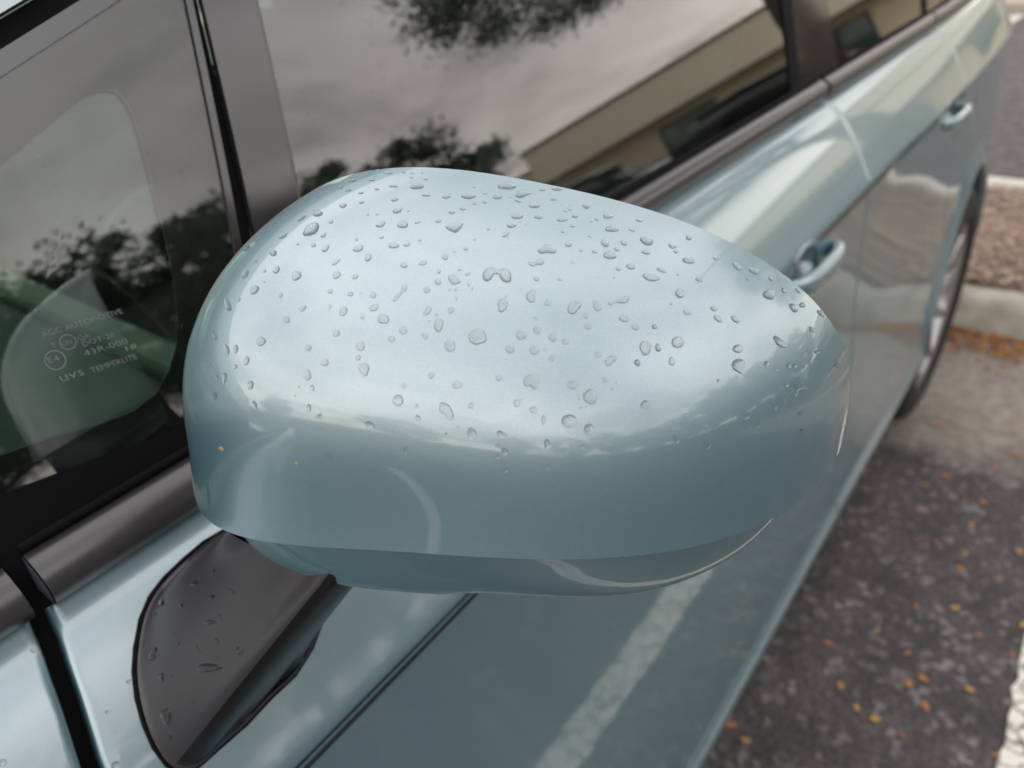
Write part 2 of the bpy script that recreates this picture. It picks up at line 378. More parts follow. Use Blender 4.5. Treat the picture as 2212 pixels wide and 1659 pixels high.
# black seals standing in the shut lines
def seal(x0, x1, nm='door_seal'):
    rows = []
    for x in (x0, x1):
        S = section((x0 + x1) / 2)
        rows.append([(x, p[0] + 0.012, p[1] - 0.006) for p in S[:NSH + NLO]])
    V, Fc = grid(rows, flip=True); mesh(nm, V, Fc, DARK, car, rel=True)
seal(X_CUT0 - 0.05, X_CUT0 + 0.06); seal(X_CUT1 - 0.02, X_CUT1 + 0.02); seal(X_CUT2 - 0.02, X_CUT2 + 0.02)

# glasshouse: barrel-shaped side glass
GY0, GZ0 = 0.3035, -0.2150
def gy(z):
    h = z - GZ0
    return GY0 + math.tan(R(14.5)) * h + 0.5 * 0.55 * h * h
def gnorm(z):
    s = math.tan(R(14.5)) + 0.55 * (z - GZ0)
    n = Vector((0, -1, s)); n.normalize(); return n
def gpt(x, z, d=0.0):
    n = gnorm(z); b = bow(x)
    return (x + 0, gy(z) + b + n.y * d, z + n.z * d)
def px_glass(px, py):
    r = ray(px, py); t = 0.3 / r[1]
    for _ in range(40):
        y = r[1] * t; z = r[2] * t; x = r[0] * t
        t += (gy(z) + bow(x) - y) / r[1] * 0.8
    return (r[0] * t, r[2] * t)
def gstrip(name, L0, L1, d, m, parent, n=24, k=3, edge=0.0):
    """strip on the glasshouse between two (x,z) polylines (2 points each), standing d proud; edges folded inwards"""
    rows = []
    for i in range(n + 1):
        t = i / n
        a = (L0[0][0] + (L0[1][0] - L0[0][0]) * t, L0[0][1] + (L0[1][1] - L0[0][1]) * t)
        b = (L1[0][0] + (L1[1][0] - L1[0][0]) * t, L1[0][1] + (L1[1][1] - L1[0][1]) * t)
        row = [gpt(*a, d - max(edge, 0.004))]
        for q in range(k + 1):
            s = q / k; row.append(gpt(a[0] + (b[0] - a[0]) * s, a[1] + (b[1] - a[1]) * s, d))
        row.append(gpt(*b, d - max(edge, 0.004)))
        rows.append(row)
    V, Fc = grid(rows); o = mesh(name, V, Fc, m, parent, rel=True)
    md = o.modifiers.new('edge', 'EDGE_SPLIT'); md.split_angle = R(30)
    return o
def ext(a, b, t): return (a[0] + (b[0] - a[0]) * t, a[1] + (b[1] - a[1]) * t)
ZT, ZB = 0.235, -0.226      # roof rail and belt height of the side glass
def vline(p0, p1):          # line through two picture points, carried from rail to belt on the glass surface
    a, b = px_glass(*p0), px_glass(*p1)
    f = lambda z: (a[0] + (b[0] - a[0]) * (z - a[1]) / (b[1] - a[1]), z)
    return f
v0, v1, v2, v3, v4 = vline((398, 0), (507, 547)), vline((413, 0), (520, 533)), vline((433, 0), (546, 497)), vline((547, 0), (640, 423)), vline((555, 0), (647, 423))
def pz(x): return -0.033 + 0.33 * (x - 0.116) + 0.05 * max(0, x - 0.3) ** 2 * -1     # lower edge of the front pillar on the glass surface
def top_on(f):              # where a divider meets the pillar
    z = 0.0
    for _ in range(30): z = pz(f(z)[0])
    return z
for nm, fa, fb, d, m in (('pillar_trim', v0, v1, 0.0015, GLOSSBLK), ('rubber_seal', v1, v2, -0.004, RUBBER), ('pillar_panel', v2, v3, 0.0015, GLOSSBLK), ('glass_run_channel', v3, v4, 0.001, TRIMP)):
    za, zb_ = top_on(fa), top_on(fb)
    gstrip(nm, (fa(za), fa(ZB)), (fb(zb_), fb(ZB)), d, m, car)

# front door window
B0, B1, B2 = vline((1685, 0), (1708, 217)), vline((1706, 0), (1727, 217)), vline((1785, 0), (1812, 190))
C0, C1, C2 = (lambda z: (1.560 + 0.10 * (z + 0.2), z)), (lambda z: (1.590 + 0.10 * (z + 0.2), z)), (lambda z: (1.66 + 0.10 * (z + 0.2), z))
def rail(x): return min(ZT, pz(x))
def pane(name, fa, fb, m, parent, n=40, k=24):
    rows = []
    for i in range(n + 1):
        t = i / n; row = []
        xb = fa(ZB)[0] + (fb(ZB)[0] - fa(ZB)[0]) * t
        zt = rail(xb + 0.02)
        for j in range(k + 1):
            z = ZB + (zt - ZB) * j / k
            row.append(gpt(fa(z)[0] + (fb(z)[0] - fa(z)[0]) * t, z, 0))
        rows.append(row)
    V, Fc = grid(rows); return mesh(name, V, Fc, m, parent, rel=True)
fwin = pane('front_door_window', v4, B0, GLASS, car)
gstrip('window_seal', (B0(ZT), B0(ZB)), (B1(ZT), B1(ZB)), 0.002, RUBBER, car)
gstrip('pillar_panel', (B1(ZT), B1(ZB)), (B2(ZT), B2(ZB)), 0.0015, GLOSSBLK, car)
rwin = pane('rear_door_window', B2, C0, PRIV, car)
gstrip('window_seal', (C0(ZT), C0(ZB)), (C1(ZT), C1(ZB)), 0.002, RUBBER, car)
gstrip('pillar_panel', (C1(ZT), C1(ZB)), (C2(ZT), C2(ZB)), 0.0015, GLOSSBLK, car)
cwin = pane('rear_side_window', C2, (lambda z: (2.25 - 0.5 * (z + 0.2), z)), PRIV, car)
gstrip('rear_pillar', ((2.25 - 0.5 * (ZT + 0.2), ZT), (2.27, ZB)), ((2.45 - 0.4 * (ZT + 0.2), ZT), (2.6, ZB)), 0.002, PAINT, car)

# quarter glass with a black printed border
def bz(x): return -0.2120 + 0.235 * max(0.0, 0.109 - x)      # lower edge of the quarter glass
outer = [v0(top_on(v0))]
xx = outer[0][0]
while xx > -0.20: xx -= 0.02; outer.append((xx, pz(xx)))
outer.append((-0.215, pz(-0.215) - 0.004))
xx = -0.215
while xx < 0.09: xx += 0.02; outer.append((xx, min(bz(xx), pz(xx) - 0.004)))
outer.append((v0(-0.2125)[0] - 0.01, -0.2125)); outer.append(v0(-0.19)); outer.append(v0(-0.12)); outer.append(v0(-0.07))
inner_px = [(0, 360), (70, 302), (150, 234), (190, 203), (220, 191), (250, 194), (272, 214), (288, 246), (305, 300), (330, 400), (355, 500), (375, 600), (384, 680), (382, 745), (366, 800), (338, 850), (290, 888), (220, 915), (110, 945), (0, 985)]
inner = [px_glass(*p) for p in inner_px]
ib = inner[-1]
inner = inner + [(-0.02, bz(-0.02) + 0.04), (-0.10, bz(-0.10) + 0.026), (-0.13, bz(-0.13) + 0.022), (-0.135, bz(-0.135) + 0.027), (-0.12, pz(-0.12) - 0.022), (-0.03, pz(-0.03) - 0.021)]
def polar(poly, c, n):
    o = []
    for k in range(n):
        a = 2 * math.pi * k / n; dx, dz = math.cos(a), math.sin(a); best = None
        for i in range(len(poly)):
            p, q = poly[i], poly[(i + 1) % len(poly)]
            ex, ez = q[0] - p[0], q[1] - p[1]; den = dx * ez - dz * ex
            if abs(den) < 1e-12: continue
            t = ((p[0] - c[0]) * ez - (p[1] - c[1]) * ex) / den; u = ((p[0] - c[0]) * dz - (p[1] - c[1]) * dx) / den
            if t > 0 and -1e-6 <= u <= 1 + 1e-6 and (best is None or t < best): best = t
        o.append((c[0] + dx * (best or 0.001), c[1] + dz * (best or 0.001)))
    return o
qc = (0.085, -0.115); NQ = 220
po, pi_ = polar(outer, qc, NQ), polar(inner, qc, NQ)
rows = [[gpt(qc[0] + (p[0] - qc[0]) * s, qc[1] + (p[1] - qc[1]) * s, 0) for p in po] for s in (0.02, 0.25, 0.5, 0.75, 1.0)]
V, Fc = grid(rows, close_v=True, flip=True)
V.append(gpt(*qc, 0)); Fc += [(len(V) - 1, j, (j + 1) % NQ) for j in range(NQ)]
qglass = mesh('quarter_glass', V, Fc, QGLASS, car, rel=True)
rows = [[gpt(a[0] + (b[0] - a[0]) * s, a[1] + (b[1] - a[1]) * s, -0.0012) for a, b in zip(pi_, po)] for s in (0, 0.5, 1.0)]
V, Fc = grid(rows, close_v=True, flip=True)
mesh('printed_border', V, Fc, FRIT, qglass, rel=True)
rows = [[gpt(qc[0] + (p[0] - qc[0]) * s, qc[1] + (p[1] - qc[1]) * s, -0.0030) for p in pi_] for s in (0.02, 0.25, 0.5, 0.75, 1.0)]
V, Fc = grid(rows, close_v=True, flip=True); mesh('inner_face', V, Fc, INNER, qglass, rel=True)
# thin bright ground edge of the print
rows = [[gpt(a[0] + (b[0] - a[0]) * s, a[1] + (b[1] - a[1]) * s, -0.0008) for a, b in zip(pi_, po)] for s in (-0.004, 0.004)]
V, Fc = grid(rows, close_v=True, flip=True); mesh('print_edge', V, Fc, mat('print_edge_grey', (0.12, 0.135, 0.125), 0.6), qglass, rel=True)

def etched(txt, p0, p1, cap_px, squash=1.0):
    """text on the quarter glass from picture point p0 to p1 (its baseline), cap height in picture pixels"""
    a, b = Vector(px_glass(*p0)), Vector(px_glass(*p1)); d = (b - a)
    up_pt = Vector(px_glass(p0[0] - 0.25 * cap_px, p0[1] - cap_px)); h = abs((up_pt - a).y) 
    cu = bpy.data.curves.new('text', 'FONT'); cu.body = txt; cu.size = 1; cu.resolution_u = 2; cu.offset = -0.012
    ob = bpy.data.objects.new('text', cu); col.objects.link(ob)
    dg = bpy.context.evaluated_depsgraph_get(); me0 = bpy.data.meshes.new_from_object(ob.evaluated_get(dg))
    bpy.data.objects.remove(ob)
    xs = [v.co.x for v in me0.vertices]; ys = [v.co.y for v in me0.vertices]; x0, x1 = min(xs), max(xs); cap = 0.73
    wv = d; hv = Vector((0, h / cap)); V = []
    for v in me0.vertices:
        q = a + wv * ((v.co.x - x0) / (x1 - x0)) + hv * v.co.y
        V.append(gpt(q.x, q.y, 0.0003))
    Fc = [tuple(p.vertices) for p in me0.polygons]; bpy.data.meshes.remove(me0)
    mesh('etched_text', V, Fc, ETCH, qglass, smooth=False, rel=True)
def etched_ring(pc, rpx):
    c = Vector(px_glass(*pc)); e1 = Vector(px_glass(pc[0] + rpx, pc[1] - 0.3 * rpx)) - c; r = e1.length
    rows = [[gpt(c.x + math.cos(a) * r * s, c.y + math.sin(a) * r * s, 0.0003) for a in [2 * math.pi * k / 32 for k in range(32)]] for s in (0.90, 1.0)]
    V, Fc = grid(rows, close_v=True, flip=True); mesh('etched_ring', V, Fc, ETCH, qglass, smooth=False, rel=True)
etched('AGC AUTOMOTIVE', (92, 729), (266, 676), 13)
etched('T', (115, 752), (123, 750), 12); etched('UN', (137, 748), (156, 742), 12); etched_ring((146, 739), 17)
etched('JQA', (165, 738), (195, 729), 12)
etched('DOT-20', (181, 749), (248, 727), 12)
etched('43R-000', (184, 770), (277, 741), 14); etched('18', (274, 758), (296, 751), 11)
etched_ring((119, 778), 22); etched('E4', (107, 785), (130, 778), 14)
etched('uvs', (134, 825), (183, 809), 22); etched('TEMPERLITE', (199, 806), (297, 774), 13)

# black sill moulding between the quarter glass and the belt
gstrip('quarter_sill', ((-0.22, bz(-0.22) + 0.004), (0.25, -0.209)), ((-0.22, -0.222), (0.25, -0.226)), 0.001, RUBBER, car)
# front pillar: black channel, then painted pillar
def pillar_strip(name, o0, o1, d, m, x0=-0.24, x1=0.95, k=4):
    rows = []
    for i in range(61):
        x = x0 + (x1 - x0) * i / 60; z = pz(x)
        rows.append([gpt(x - 0.31 * o0, z + o0, d - 0.006)] + [gpt(x - 0.31 * (o0 + (o1 - o0) * q / k), z + o0 + (o1 - o0) * q / k, d) for q in range(k + 1)] + [gpt(x - 0.31 * o1, z + o1, d - 0.006)])
    V, Fc = grid(rows, flip=True); o = mesh(name, V, Fc, m, car, rel=True)
    md = o.modifiers.new('edge', 'EDGE_SPLIT'); md.split_angle = R(30)
pillar_strip('pillar_trim', 0.0, 0.0068, 0.002, GLOSSBLK)
pillar_strip('pillar_seal', 0.0068, 0.0155, -0.004, RUBBER)
pillar_strip('front_pillar', 0.0155, 0.075, 0.004, PAINT, k=6)
# belt mouldings
def belt(name, x0, x1, capped=None):
    prof = [(0.306, -0.199), (0.300, -0.2005), (0.2945, -0.2045), (0.2925, -0.210), (0.2932, -0.216), (0.2960, -0.2215), (0.3005, -0.2245), (0.306, -0.2245)]
    rows = []
    n = max(4, int((x1 - x0) / 0.03))
    for i in range(n + 1):
        x = x0 + (x1 - x0) * i / n; b = bow(x); s = 1.0
        rows.append([(x, p[0] + b, p[1]) for p in prof])
    V, Fc = grid(rows, flip=False); o = mesh(name, V, Fc, TRIMP, car, rel=True)
    if capped is not None:
        c = rows[0]; V = [(p[0] - 0.0006, p[1], p[2]) for p in c] + [(c[0][0] - 0.0025, 0.299, -0.2125)]
        mesh('end_cap', V, [(i, i + 1, len(c)) for i in range(len(c) - 1)], ENDCAP, o, rel=True)
    # rubber lip against the glass
    rows = [[(r_[0][0], 0.307 + bow(r_[0][0]), -0.1995), (r_[0][0], 0.3035 + bow(r_[0][0]), -0.1955), (r_[0][0], 0.3065 + bow(r_[0][0]), -0.1935)] for r_ in rows]
    V, Fc = grid(rows); mesh('rubber_lip', V, Fc, RUBBER, o, rel=True)
belt('belt_moulding', 0.0345, 1.012, True); belt('belt_moulding', -0.5, 0.0262); belt('belt_moulding', 1.022, X_CUT2 - 0.03); belt('belt_moulding', X_CUT2 - 0.02, 2.3)

# door handles
def handle(xc, zc, parent):
    b0 = bow(xc); Pz = [-p[1] for p in SH + LO]; Py = [p[0] for p in SH + LO]
    yp = lambda z: float(np.interp(-z, Pz, Py)) + b0
    cx_, rx_, rz_ = xc - 0.026, 0.047, 0.0275
    bm = bmesh.new(); bm.from_mesh(parent.data)
    kill = [f for f in bm.faces if ((f.calc_center_median().x - cx_) / rx_) ** 2 + ((f.calc_center_median().z - H - zc) / rz_) ** 2 < 1.0]
    bmesh.ops.delete(bm, geom=kill, context='FACES'); bm.to_mesh(parent.data); bm.free()
    rows = []
    for s, dp in ((1.24, 0.0002), (1.20, -0.0008), (1.08, -0.0006), (1.0, 0.004), (0.92, 0.018), (0.78, 0.034), (0.45, 0.042), (0.02, 0.043)):
        rows.append([(cx_ + rx_ * s * math.cos(a), yp(zc + rz_ * s * math.sin(a)) + dp, zc + rz_ * s * math.sin(a)) for a in [2 * math.pi * k / 36 for k in range(36)]])
    V, Fc = grid(rows, close_v=True); mesh('handle_cup', V, Fc, PAINT, parent, rel=True)
    y = yp(zc)
    path = [(-0.070, 0.008), (-0.062, -0.004), (-0.042, -0.0115), (-0.01, -0.0150), (0.030, -0.0155), (0.052, -0.0125), (0.066, -0.005), (0.071, 0.008)]
    pts = catmull([(p[0], p[1]) for p in path], 4); rows = []
    for i, p in enumerate(pts):
        hw = 0.0120 * (0.80 + 0.20 * math.sin(math.pi * i / (len(pts) - 1))); th = 0.0085
        rows.append([(xc + 0.01 + p[0], y + p[1] + th * spw(math.sin(a), 0.8), zc - 0.006 + hw * spw(math.cos(a), 0.8)) for a in [2 * math.pi * k / 16 for k in range(16)]])
    V, Fc = grid(rows, close_v=True, flip=True); mesh('door_handle', V, Fc, PAINT, parent, rel=True)
def spw(x, e): return math.copysign(abs(x) ** e, x)
DARKPAINT = PAINT
handle(0.80, -0.356, fdoor); handle(1.545, -0.356, rdoor)

# wing mirror -------------------------------------------------------
MP = dict(cx=0.1843, cy=0.1491, cz=-0.1484, yaw=0.4558, pitch=0.02, roll=0.141, a=0.1141, bu=0.0771, bd=0.0437, nu=2.9565, nd=2.8366, t=-0.188, D=0.0813, e1=0.6486, e2=0.5489, e3=1.0527, ou=-0.0317, ow=-0.0151, sk=0.1156, bow=-0.2697)
mrot = Matrix.Rotation(MP['yaw'], 3, 'Z') @ Matrix.Rotation(MP['pitch'], 3, 'Y') @ Matrix.Rotation(MP['roll'], 3, 'X')
def spw(x, e): return math.copysign(abs(x) ** e, x)
def mirror_pt(T, ph, off=0.0, scale=1.0):
    p = MP; sg = 0.5 + 0.5 * math.tanh(math.sin(T) * 6)
    n = p['nu'] * sg + p['nd'] * (1 - sg); b = p['bu'] * sg + p['bd'] * (1 - sg)
    c = max(0.0, math.cos(ph)); d = max(0.0, math.sin(ph)) ** p['e3']
    u0 = spw(math.cos(T), 2 / n) * c ** p['e1']; w0 = spw(math.sin(T), 2 / n) * c ** p['e2']
    U = p['a'] * u0 + p['ou'] * d
    Wv = b * (1 + p['t'] * u0) * w0 + p['ow'] * d + p['sk'] * p['a'] * u0 * 0.3 + p['bow'] * p['a'] * 0.3 * u0 * u0
    q = mrot @ Vector((-p['D'] * d * scale + off, -U * scale, Wv * scale))
    return Vector((p['cx'], p['cy'], p['cz'])) + q
wing = empty('wing_mirror', (0.11, 0.27, H - 0.26)); wing.parent = car; wing.matrix_parent_inverse = Matrix.Translation(-WLOC[car.name])
NT, NP_ = 200, 70
rows = []
for j in range(NP_ + 1):
    ph = math.pi / 2 * (j / NP_) ** 0.8 * 0.9995
    rows.append([tuple(mirror_pt(2 * math.pi * (k + 0.5) / NT, ph)) for k in range(NT)])
V, Fc = grid(rows, close_v=True, flip=True)
V.append(tuple(mirror_pt(0, math.pi / 2))); nb = NP_ * NT; Fc += [(nb + (k + 1) % NT, nb + k, len(V) - 1) for k in range(NT)]
dome = bmesh.new()
bv = [dome.verts.new((v[0], v[1], v[2] + H)) for v in V]
for f in Fc:
    try: dome.faces.new([bv[i] for i in f])
    except ValueError: pass
bmesh.ops.recalc_face_normals(dome, faces=dome.faces)
mirror_bvh = BVHTree.FromBMesh(dome)
CAMP = Vector((0, 0, H))
def hit(bvh, px, py):
    r = Vector(ray(px, py)); h_ = bvh.ray_cast(CAMP, r)
    return (h_[0], h_[1]) if h_[0] is not None else (None, None)
CAPP = [tuple(p) for p in catmull([(0.006, 0.004), (0.006, -0.005), (0.0075, -0.016), (0.0100, -0.028), (0.0140, -0.037), (0.022, -0.044), (0.036, -0.047), (0.055, -0.047)], 4)]
seam_px = [(480, 1133), (540, 1146), (620, 1162), (737, 1176), (904, 1189), (1070, 1196), (1237, 1195), (1337, 1189), (1474, 1163), (1575, 1144), (1641, 1123), (1681, 1106)]
sp = [hit(mirror_bvh, *p)[0] for p in seam_px]; sp = np.array([tuple(s) for s in sp if s is not None])
zs_ = np.polyfit(sp[:, 1], sp[:, 2], 3); y_lo, y_hi = sp[:, 1].min(), sp[:, 1].max()
def zseam(y): return float(np.polyval(zs_, min(max(y, y_lo), y_hi)))
def cut(bm, dz, **kw):
    for v in bm.verts: v.co.z -= zseam(v.co.y)
    bmesh.ops.bisect_plane(bm, geom=bm.verts[:] + bm.edges[:] + bm.faces[:], plane_co=(0, 0, dz), plane_no=(0, 0, 1), **kw)
    for v in bm.verts: v.co.z += zseam(v.co.y)
cov = dome.copy(); cut(cov, 0.0, clear_inner=True)
seam_v = [v.co.copy() for v in cov.verts if v.is_boundary and abs(v.co.z - zseam(v.co.y)) < 2e-5]
def fold(bm, inward, steps):
    """fold the open border towards 'inward(v)' so the shell shows a rolled edge"""
    bmesh.ops.recalc_face_normals(bm, faces=bm.faces)
    ed = [e for e in bm.edges if e.is_boundary]
    for dist in steps:
        r = bmesh.ops.extrude_edge_only(bm, edges=ed)
        vs = [g for g in r['geom'] if isinstance(g, bmesh.types.BMVert)]
        for v in vs: v.co += inward(v) * dist
        ed = [g for g in r['geom'] if isinstance(g, bmesh.types.BMEdge) and g.is_boundary]
mc = Vector((MP['cx'], MP['cy'], MP['cz'] + H)) + mrot @ Vector((-0.02, 0.0, 0))
for v in cov.verts:            # the cover kicks out slightly towards its lower edge
    h_ = v.co.z - zseam(v.co.y)
    if h_ < 0.028:
        d_ = v.co - mc; d_.z = 0; d_.normalize(); v.co += d_ * 0.0026 * (1 - h_ / 0.028) ** 2
fold(cov, lambda v: (mc - v.co).normalized(), (0.005,))
WLOC[wing.name] = Vector((0.11, 0.27, H - 0.26))
cover = bm_obj('mirror_cover', cov, PAINT, wing, smooth=True)
# the cap hangs under the cover like a keel, set back from its edge
ax = Vector((-1, -0.45, 0)).normalized(); ay = Vector((ax.y, -ax.x, 0))
ang = lambda v: math.atan2((v - mc).dot(ay), (v - mc).dot(ax))
seam_v = sorted((v for v in seam_v if (v - mc).dot(ax) > -0.10), key=ang)
sl = [0.0]
for a, b in zip(seam_v, seam_v[1:]): sl.append(sl[-1] + (b - a).length)
rows = []
for v, l in zip(seam_v[::2], sl[::2]):
    f_ = l / sl[-1]
    if (seam_v[0].y > seam_v[-1].y): f_ = f_
    else: f_ = 1 - f_                                    # 0 at the door end, 1 at the outer tip
    h_ = 0.30 + 0.62 * min(1, f_ / 0.45) if f_ < 0.5 else 0.92 - 0.60 * max(0.0, (f_ - 0.60) / 0.40) ** 2
    d_ = mc - v; d_.z = 0; d_.normalize(); row = []
    for ins, dz in CAPP:
        row.append(tuple(v + d_ * ins * (0.5 + 0.5 * h_) + Vector((0, 0, dz * h_))))
    rows.append(row)
V, Fc = grid(rows); lcap = mesh('lower_cap', V, Fc, PAINT, wing)
fb = bmesh.new(); fb.from_mesh(lcap.data); bmesh.ops.recalc_face_normals(fb, faces=fb.faces); fb.to_mesh(lcap.data); fb.free()
for o in (cover, lcap):
    md = o.modifiers.new('edge', 'EDGE_SPLIT'); md.split_angle = R(40)
# rear shell and glass
rows = []
for s, off in ((0.975, -0.004), (0.95, 0.000), (0.93, -0.002), (0.91, -0.006), (0.88, -0.012), (0.02, -0.012)):
    rows.append([tuple(Vector((0, 0, H)) + mirror_pt(2 * math.pi * (k + 0.5) / 96, 0, off, s)) for k in range(96)])
V, Fc = grid(rows[:5], close_v=True); mesh('rear_shell', V, Fc, PLASTIC, wing)
rows = []
for s in (0.84, 0.02):
    rows.append([tuple(Vector((0, 0, H)) + mirror_pt(2 * math.pi * (k + 0.5) / 96, 0, -0.013 + 0.11 * s * MP['a'] * spw(math.cos(2 * math.pi * (k + 0.5) / 96), 0.7), s)) for k in range(96)])
V, Fc = grid(rows, close_v=True); mesh('mirror_glass', V, Fc, CHROME, wing, smooth=False)

# mirror foot: plastic arm from the door shoulder to the inner end of the mirror
dbm = bmesh.new(); dbm.from_mesh(fdoor.data); door_bvh = BVHTree.FromBMesh(dbm); dbm.free()
base_px = [(480, 1152), (440, 1176), (398, 1213), (358, 1252), (328, 1292), (308, 1340), (297, 1400), (294, 1450), (300, 1505), (314, 1560), (334, 1608), (362, 1648), (395, 1662), (430, 1650), (478, 1606), (530, 1560), (580, 1506), (632, 1458), (668, 1402), (690, 1345), (690, 1290), (655, 1238), (600, 1196), (540, 1160)]
base = []
for p in base_px:
    h_, n_ = hit(door_bvh, *p)
    base.append(h_ + Vector((0, -0.0008, 0.0006)))
nb_ = len(base)
topc = Vector((0.125, 0.200, H - 0.205))
top_px = [(492, 1146), (486, 1140), (480, 1140), (490, 1150), (505, 1158), (530, 1172), (560, 1186), (590, 1198), (620, 1207), (650, 1216), (680, 1225), (710, 1234), (735, 1242), (755, 1250), (772, 1256), (786, 1255), (788, 1245), (780, 1225), (750, 1200), (710, 1180), (660, 1160), (610, 1150), (560, 1142), (520, 1142)]
mtop = []
for p in top_px:
    r = Vector(ray(*p)); y_t = 0.205 - 0.055 * (p[0] - 490) / 300
    h_, n_ = hit(mirror_bvh, *p)
    t_ = (h_ - CAMP).length + 0.014 if h_ is not None else y_t / r.y
    mtop.append(CAMP + r * t_)
for _ in range(3):                    # even out the ring
    mtop = [mtop[k - 1] * 0.25 + mtop[k] * 0.5 + mtop[(k + 1) % len(mtop)] * 0.25 for k in range(len(mtop))]
rows = []
bc = sum(base, Vector()) / nb_
for j in range(15):
    t = j / 14
    s = t ** 1.25
    row = []
    for k in range(nb_):
        b_ = base[k]; q = b_.lerp(mtop[k], s)
        wk = max(0.0, math.sin(math.pi * (k - 11.5) / 9.0)) if 11.5 < k < 20.5 else 0.0
        q = q + (q - CAMP).normalized() * (0.042 * wk * math.sin(math.pi * 0.62 * t))
        row.append(q)
    rows.append(row)
out_n = Vector((0, -0.75, 0.55)).normalized()
lip0 = [b_ - out_n * 0.003 for b_ in base]; lip1 = [b_ + out_n * 0.0022 for b_ in base]
lip2 = [b_ + (bc - b_).normalized() * 0.0016 + out_n * 0.0034 for b_ in base]
body = [[tuple(v) for v in lip0], [tuple(v) for v in lip1], [tuple(v) for v in lip2]]
for j, row in enumerate(rows[1:]):
    body.append([tuple(v + (bc - base[k]).normalized() * 0.002 * (1 - (j + 1) / 14) + out_n * 0.0034 * (1 - (j + 1) / 14)) for k, v in enumerate(row)])
dens = []
for row in body:                      # smooth ring
    P = [Vector(v) for v in row]; o_ = []
    for k in range(nb_):
        a, b, c, d = P[k - 1], P[k], P[(k + 1) % nb_], P[(k + 2) % nb_]
        for t in (0, 1 / 3, 2 / 3):
            o_.append(tuple(0.5 * (2 * b + (c - a) * t + (2 * a - 5 * b + 4 * c - d) * t * t + (3 * b - a - 3 * c + d) * t ** 3)))
    dens.append(o_)
V, Fc = grid(dens, close_v=True, flip=True)
foot = mesh('mirror_foot', V, Fc, PLASTIC, wing)
fb = bmesh.new(); fb.from_mesh(foot.data); bmesh.ops.recalc_face_normals(fb, faces=fb.faces); fb.to_mesh(foot.data); fb.free()
foot.data.materials.append(FOOT_SHADE); ncol = nb_ * 3
for i_, p_ in enumerate(foot.data.polygons):
    if i_ // ncol >= 2 and 34 <= i_ % ncol <= 63: p_.material_index = 1
md = foot.modifiers.new('edge', 'EDGE_SPLIT'); md.split_angle = R(50)
rows = [[tuple(b_ - out_n * 0.002 + (b_ - bc).normalized() * e_) for b_ in base] for e_ in (0.0, 0.0022)]
rows = [[tuple(b_ + (b_ - bc).normalized() * e_ + out_n * h_) for b_ in base] for e_, h_ in ((0.0, -0.001), (0.0004, 0.0015), (0.0016, 0.0010), (0.0020, -0.002))]
V, Fc = grid(rows, close_v=True, flip=True); mesh('foot_gasket', V, Fc, RUBBER, wing)

# wheels
def lathe(name, prof, xc, yc, zc, m, parent, n=56, sgn=1):
    rows = [[(xc + r_ * math.cos(a), yc + sgn * d, zc + r_ * math.sin(a)) for a in [2 * math.pi * k / n for k in range(n)]] for r_, d in prof]
    V, Fc = grid(rows, close_v=True); return mesh(name, V, Fc, m, parent)
def wheel(xc, yf, sgn, zc=RW):
    e_ = empty('wheel', (xc, yf + sgn * 0.1, zc)); e_.parent = car; e_.matrix_parent_inverse = Matrix.Translation(-WLOC[car.name])
    lathe('tyre', [(0.213, 0.028), (0.222, 0.010), (0.255, 0.000), (0.290, 0.010), (0.305, 0.022), (RW, 0.04), (RW, 0.17), (0.300, 0.19), (0.23, 0.20)], xc, yf, zc, TYRE, e_, sgn=sgn)
    lathe('rim', [(0.216, 0.026), (0.222, 0.016), (0.215, 0.014), (0.203, 0.024), (0.196, 0.09), (0.19, 0.18)], xc, yf, zc, ALLOY, e_, sgn=sgn)
    lathe('hub', [(0.002, 0.028), (0.035, 0.030), (0.055, 0.036), (0.06, 0.06)], xc, yf, zc, ALLOY, e_, n=24, sgn=sgn)
    for k in range(10):
        a = 2 * math.pi * k / 10 + 0.1; bm = bmesh.new(); ca, sa = math.cos(a), math.sin(a)
        vs = []
        for r_, hw, d0 in ((0.045, 0.018, 0.034), (0.21, 0.013, 0.018)):
            for s, dd in ((-1, 0.012), (-0.6, 0), (0.6, 0), (1, 0.012)):
                vs.append(bm.verts.new((xc + r_ * ca - s * hw * sa, yf + sgn * (d0 + dd), zc + r_ * sa + s * hw * ca)))
        for i in range(3): bm.faces.new((vs[i], vs[i + 1], vs[i + 5], vs[i + 4]))
        bm_obj('spoke', bm, ALLOY, e_)
    lathe('brake_disc', [(0.002, 0.10), (0.14, 0.10), (0.14, 0.115)], xc, yf, zc, mat('brake_steel', (0.25, 0.24, 0.23), 0.4, metal=0.8), e_, n=40, sgn=sgn)
YC = 1.085                       # car centre line
wheel(XW, 0.196 + bow(XW), 1); wheel(XF, 0.205 + bow(XF), 1)
wheel(XW, 2 * YC - 0.2, -1); wheel(XF, 2 * YC - 0.205, -1)
for xc in (XW, XF):              # dark wheel-house linings
    rows = [[(xc + (RARCH + 0.004) * math.cos(a), y, ZW + (RARCH + 0.004) * math.sin(a)) for a in [math.pi * (k / 30 * 1.1 - 0.05) for k in range(31)]] for y in (0.245, 0.55)]
    V, Fc = grid(rows); mesh('wheel_liner', V, Fc, DARK, car, rel=True)

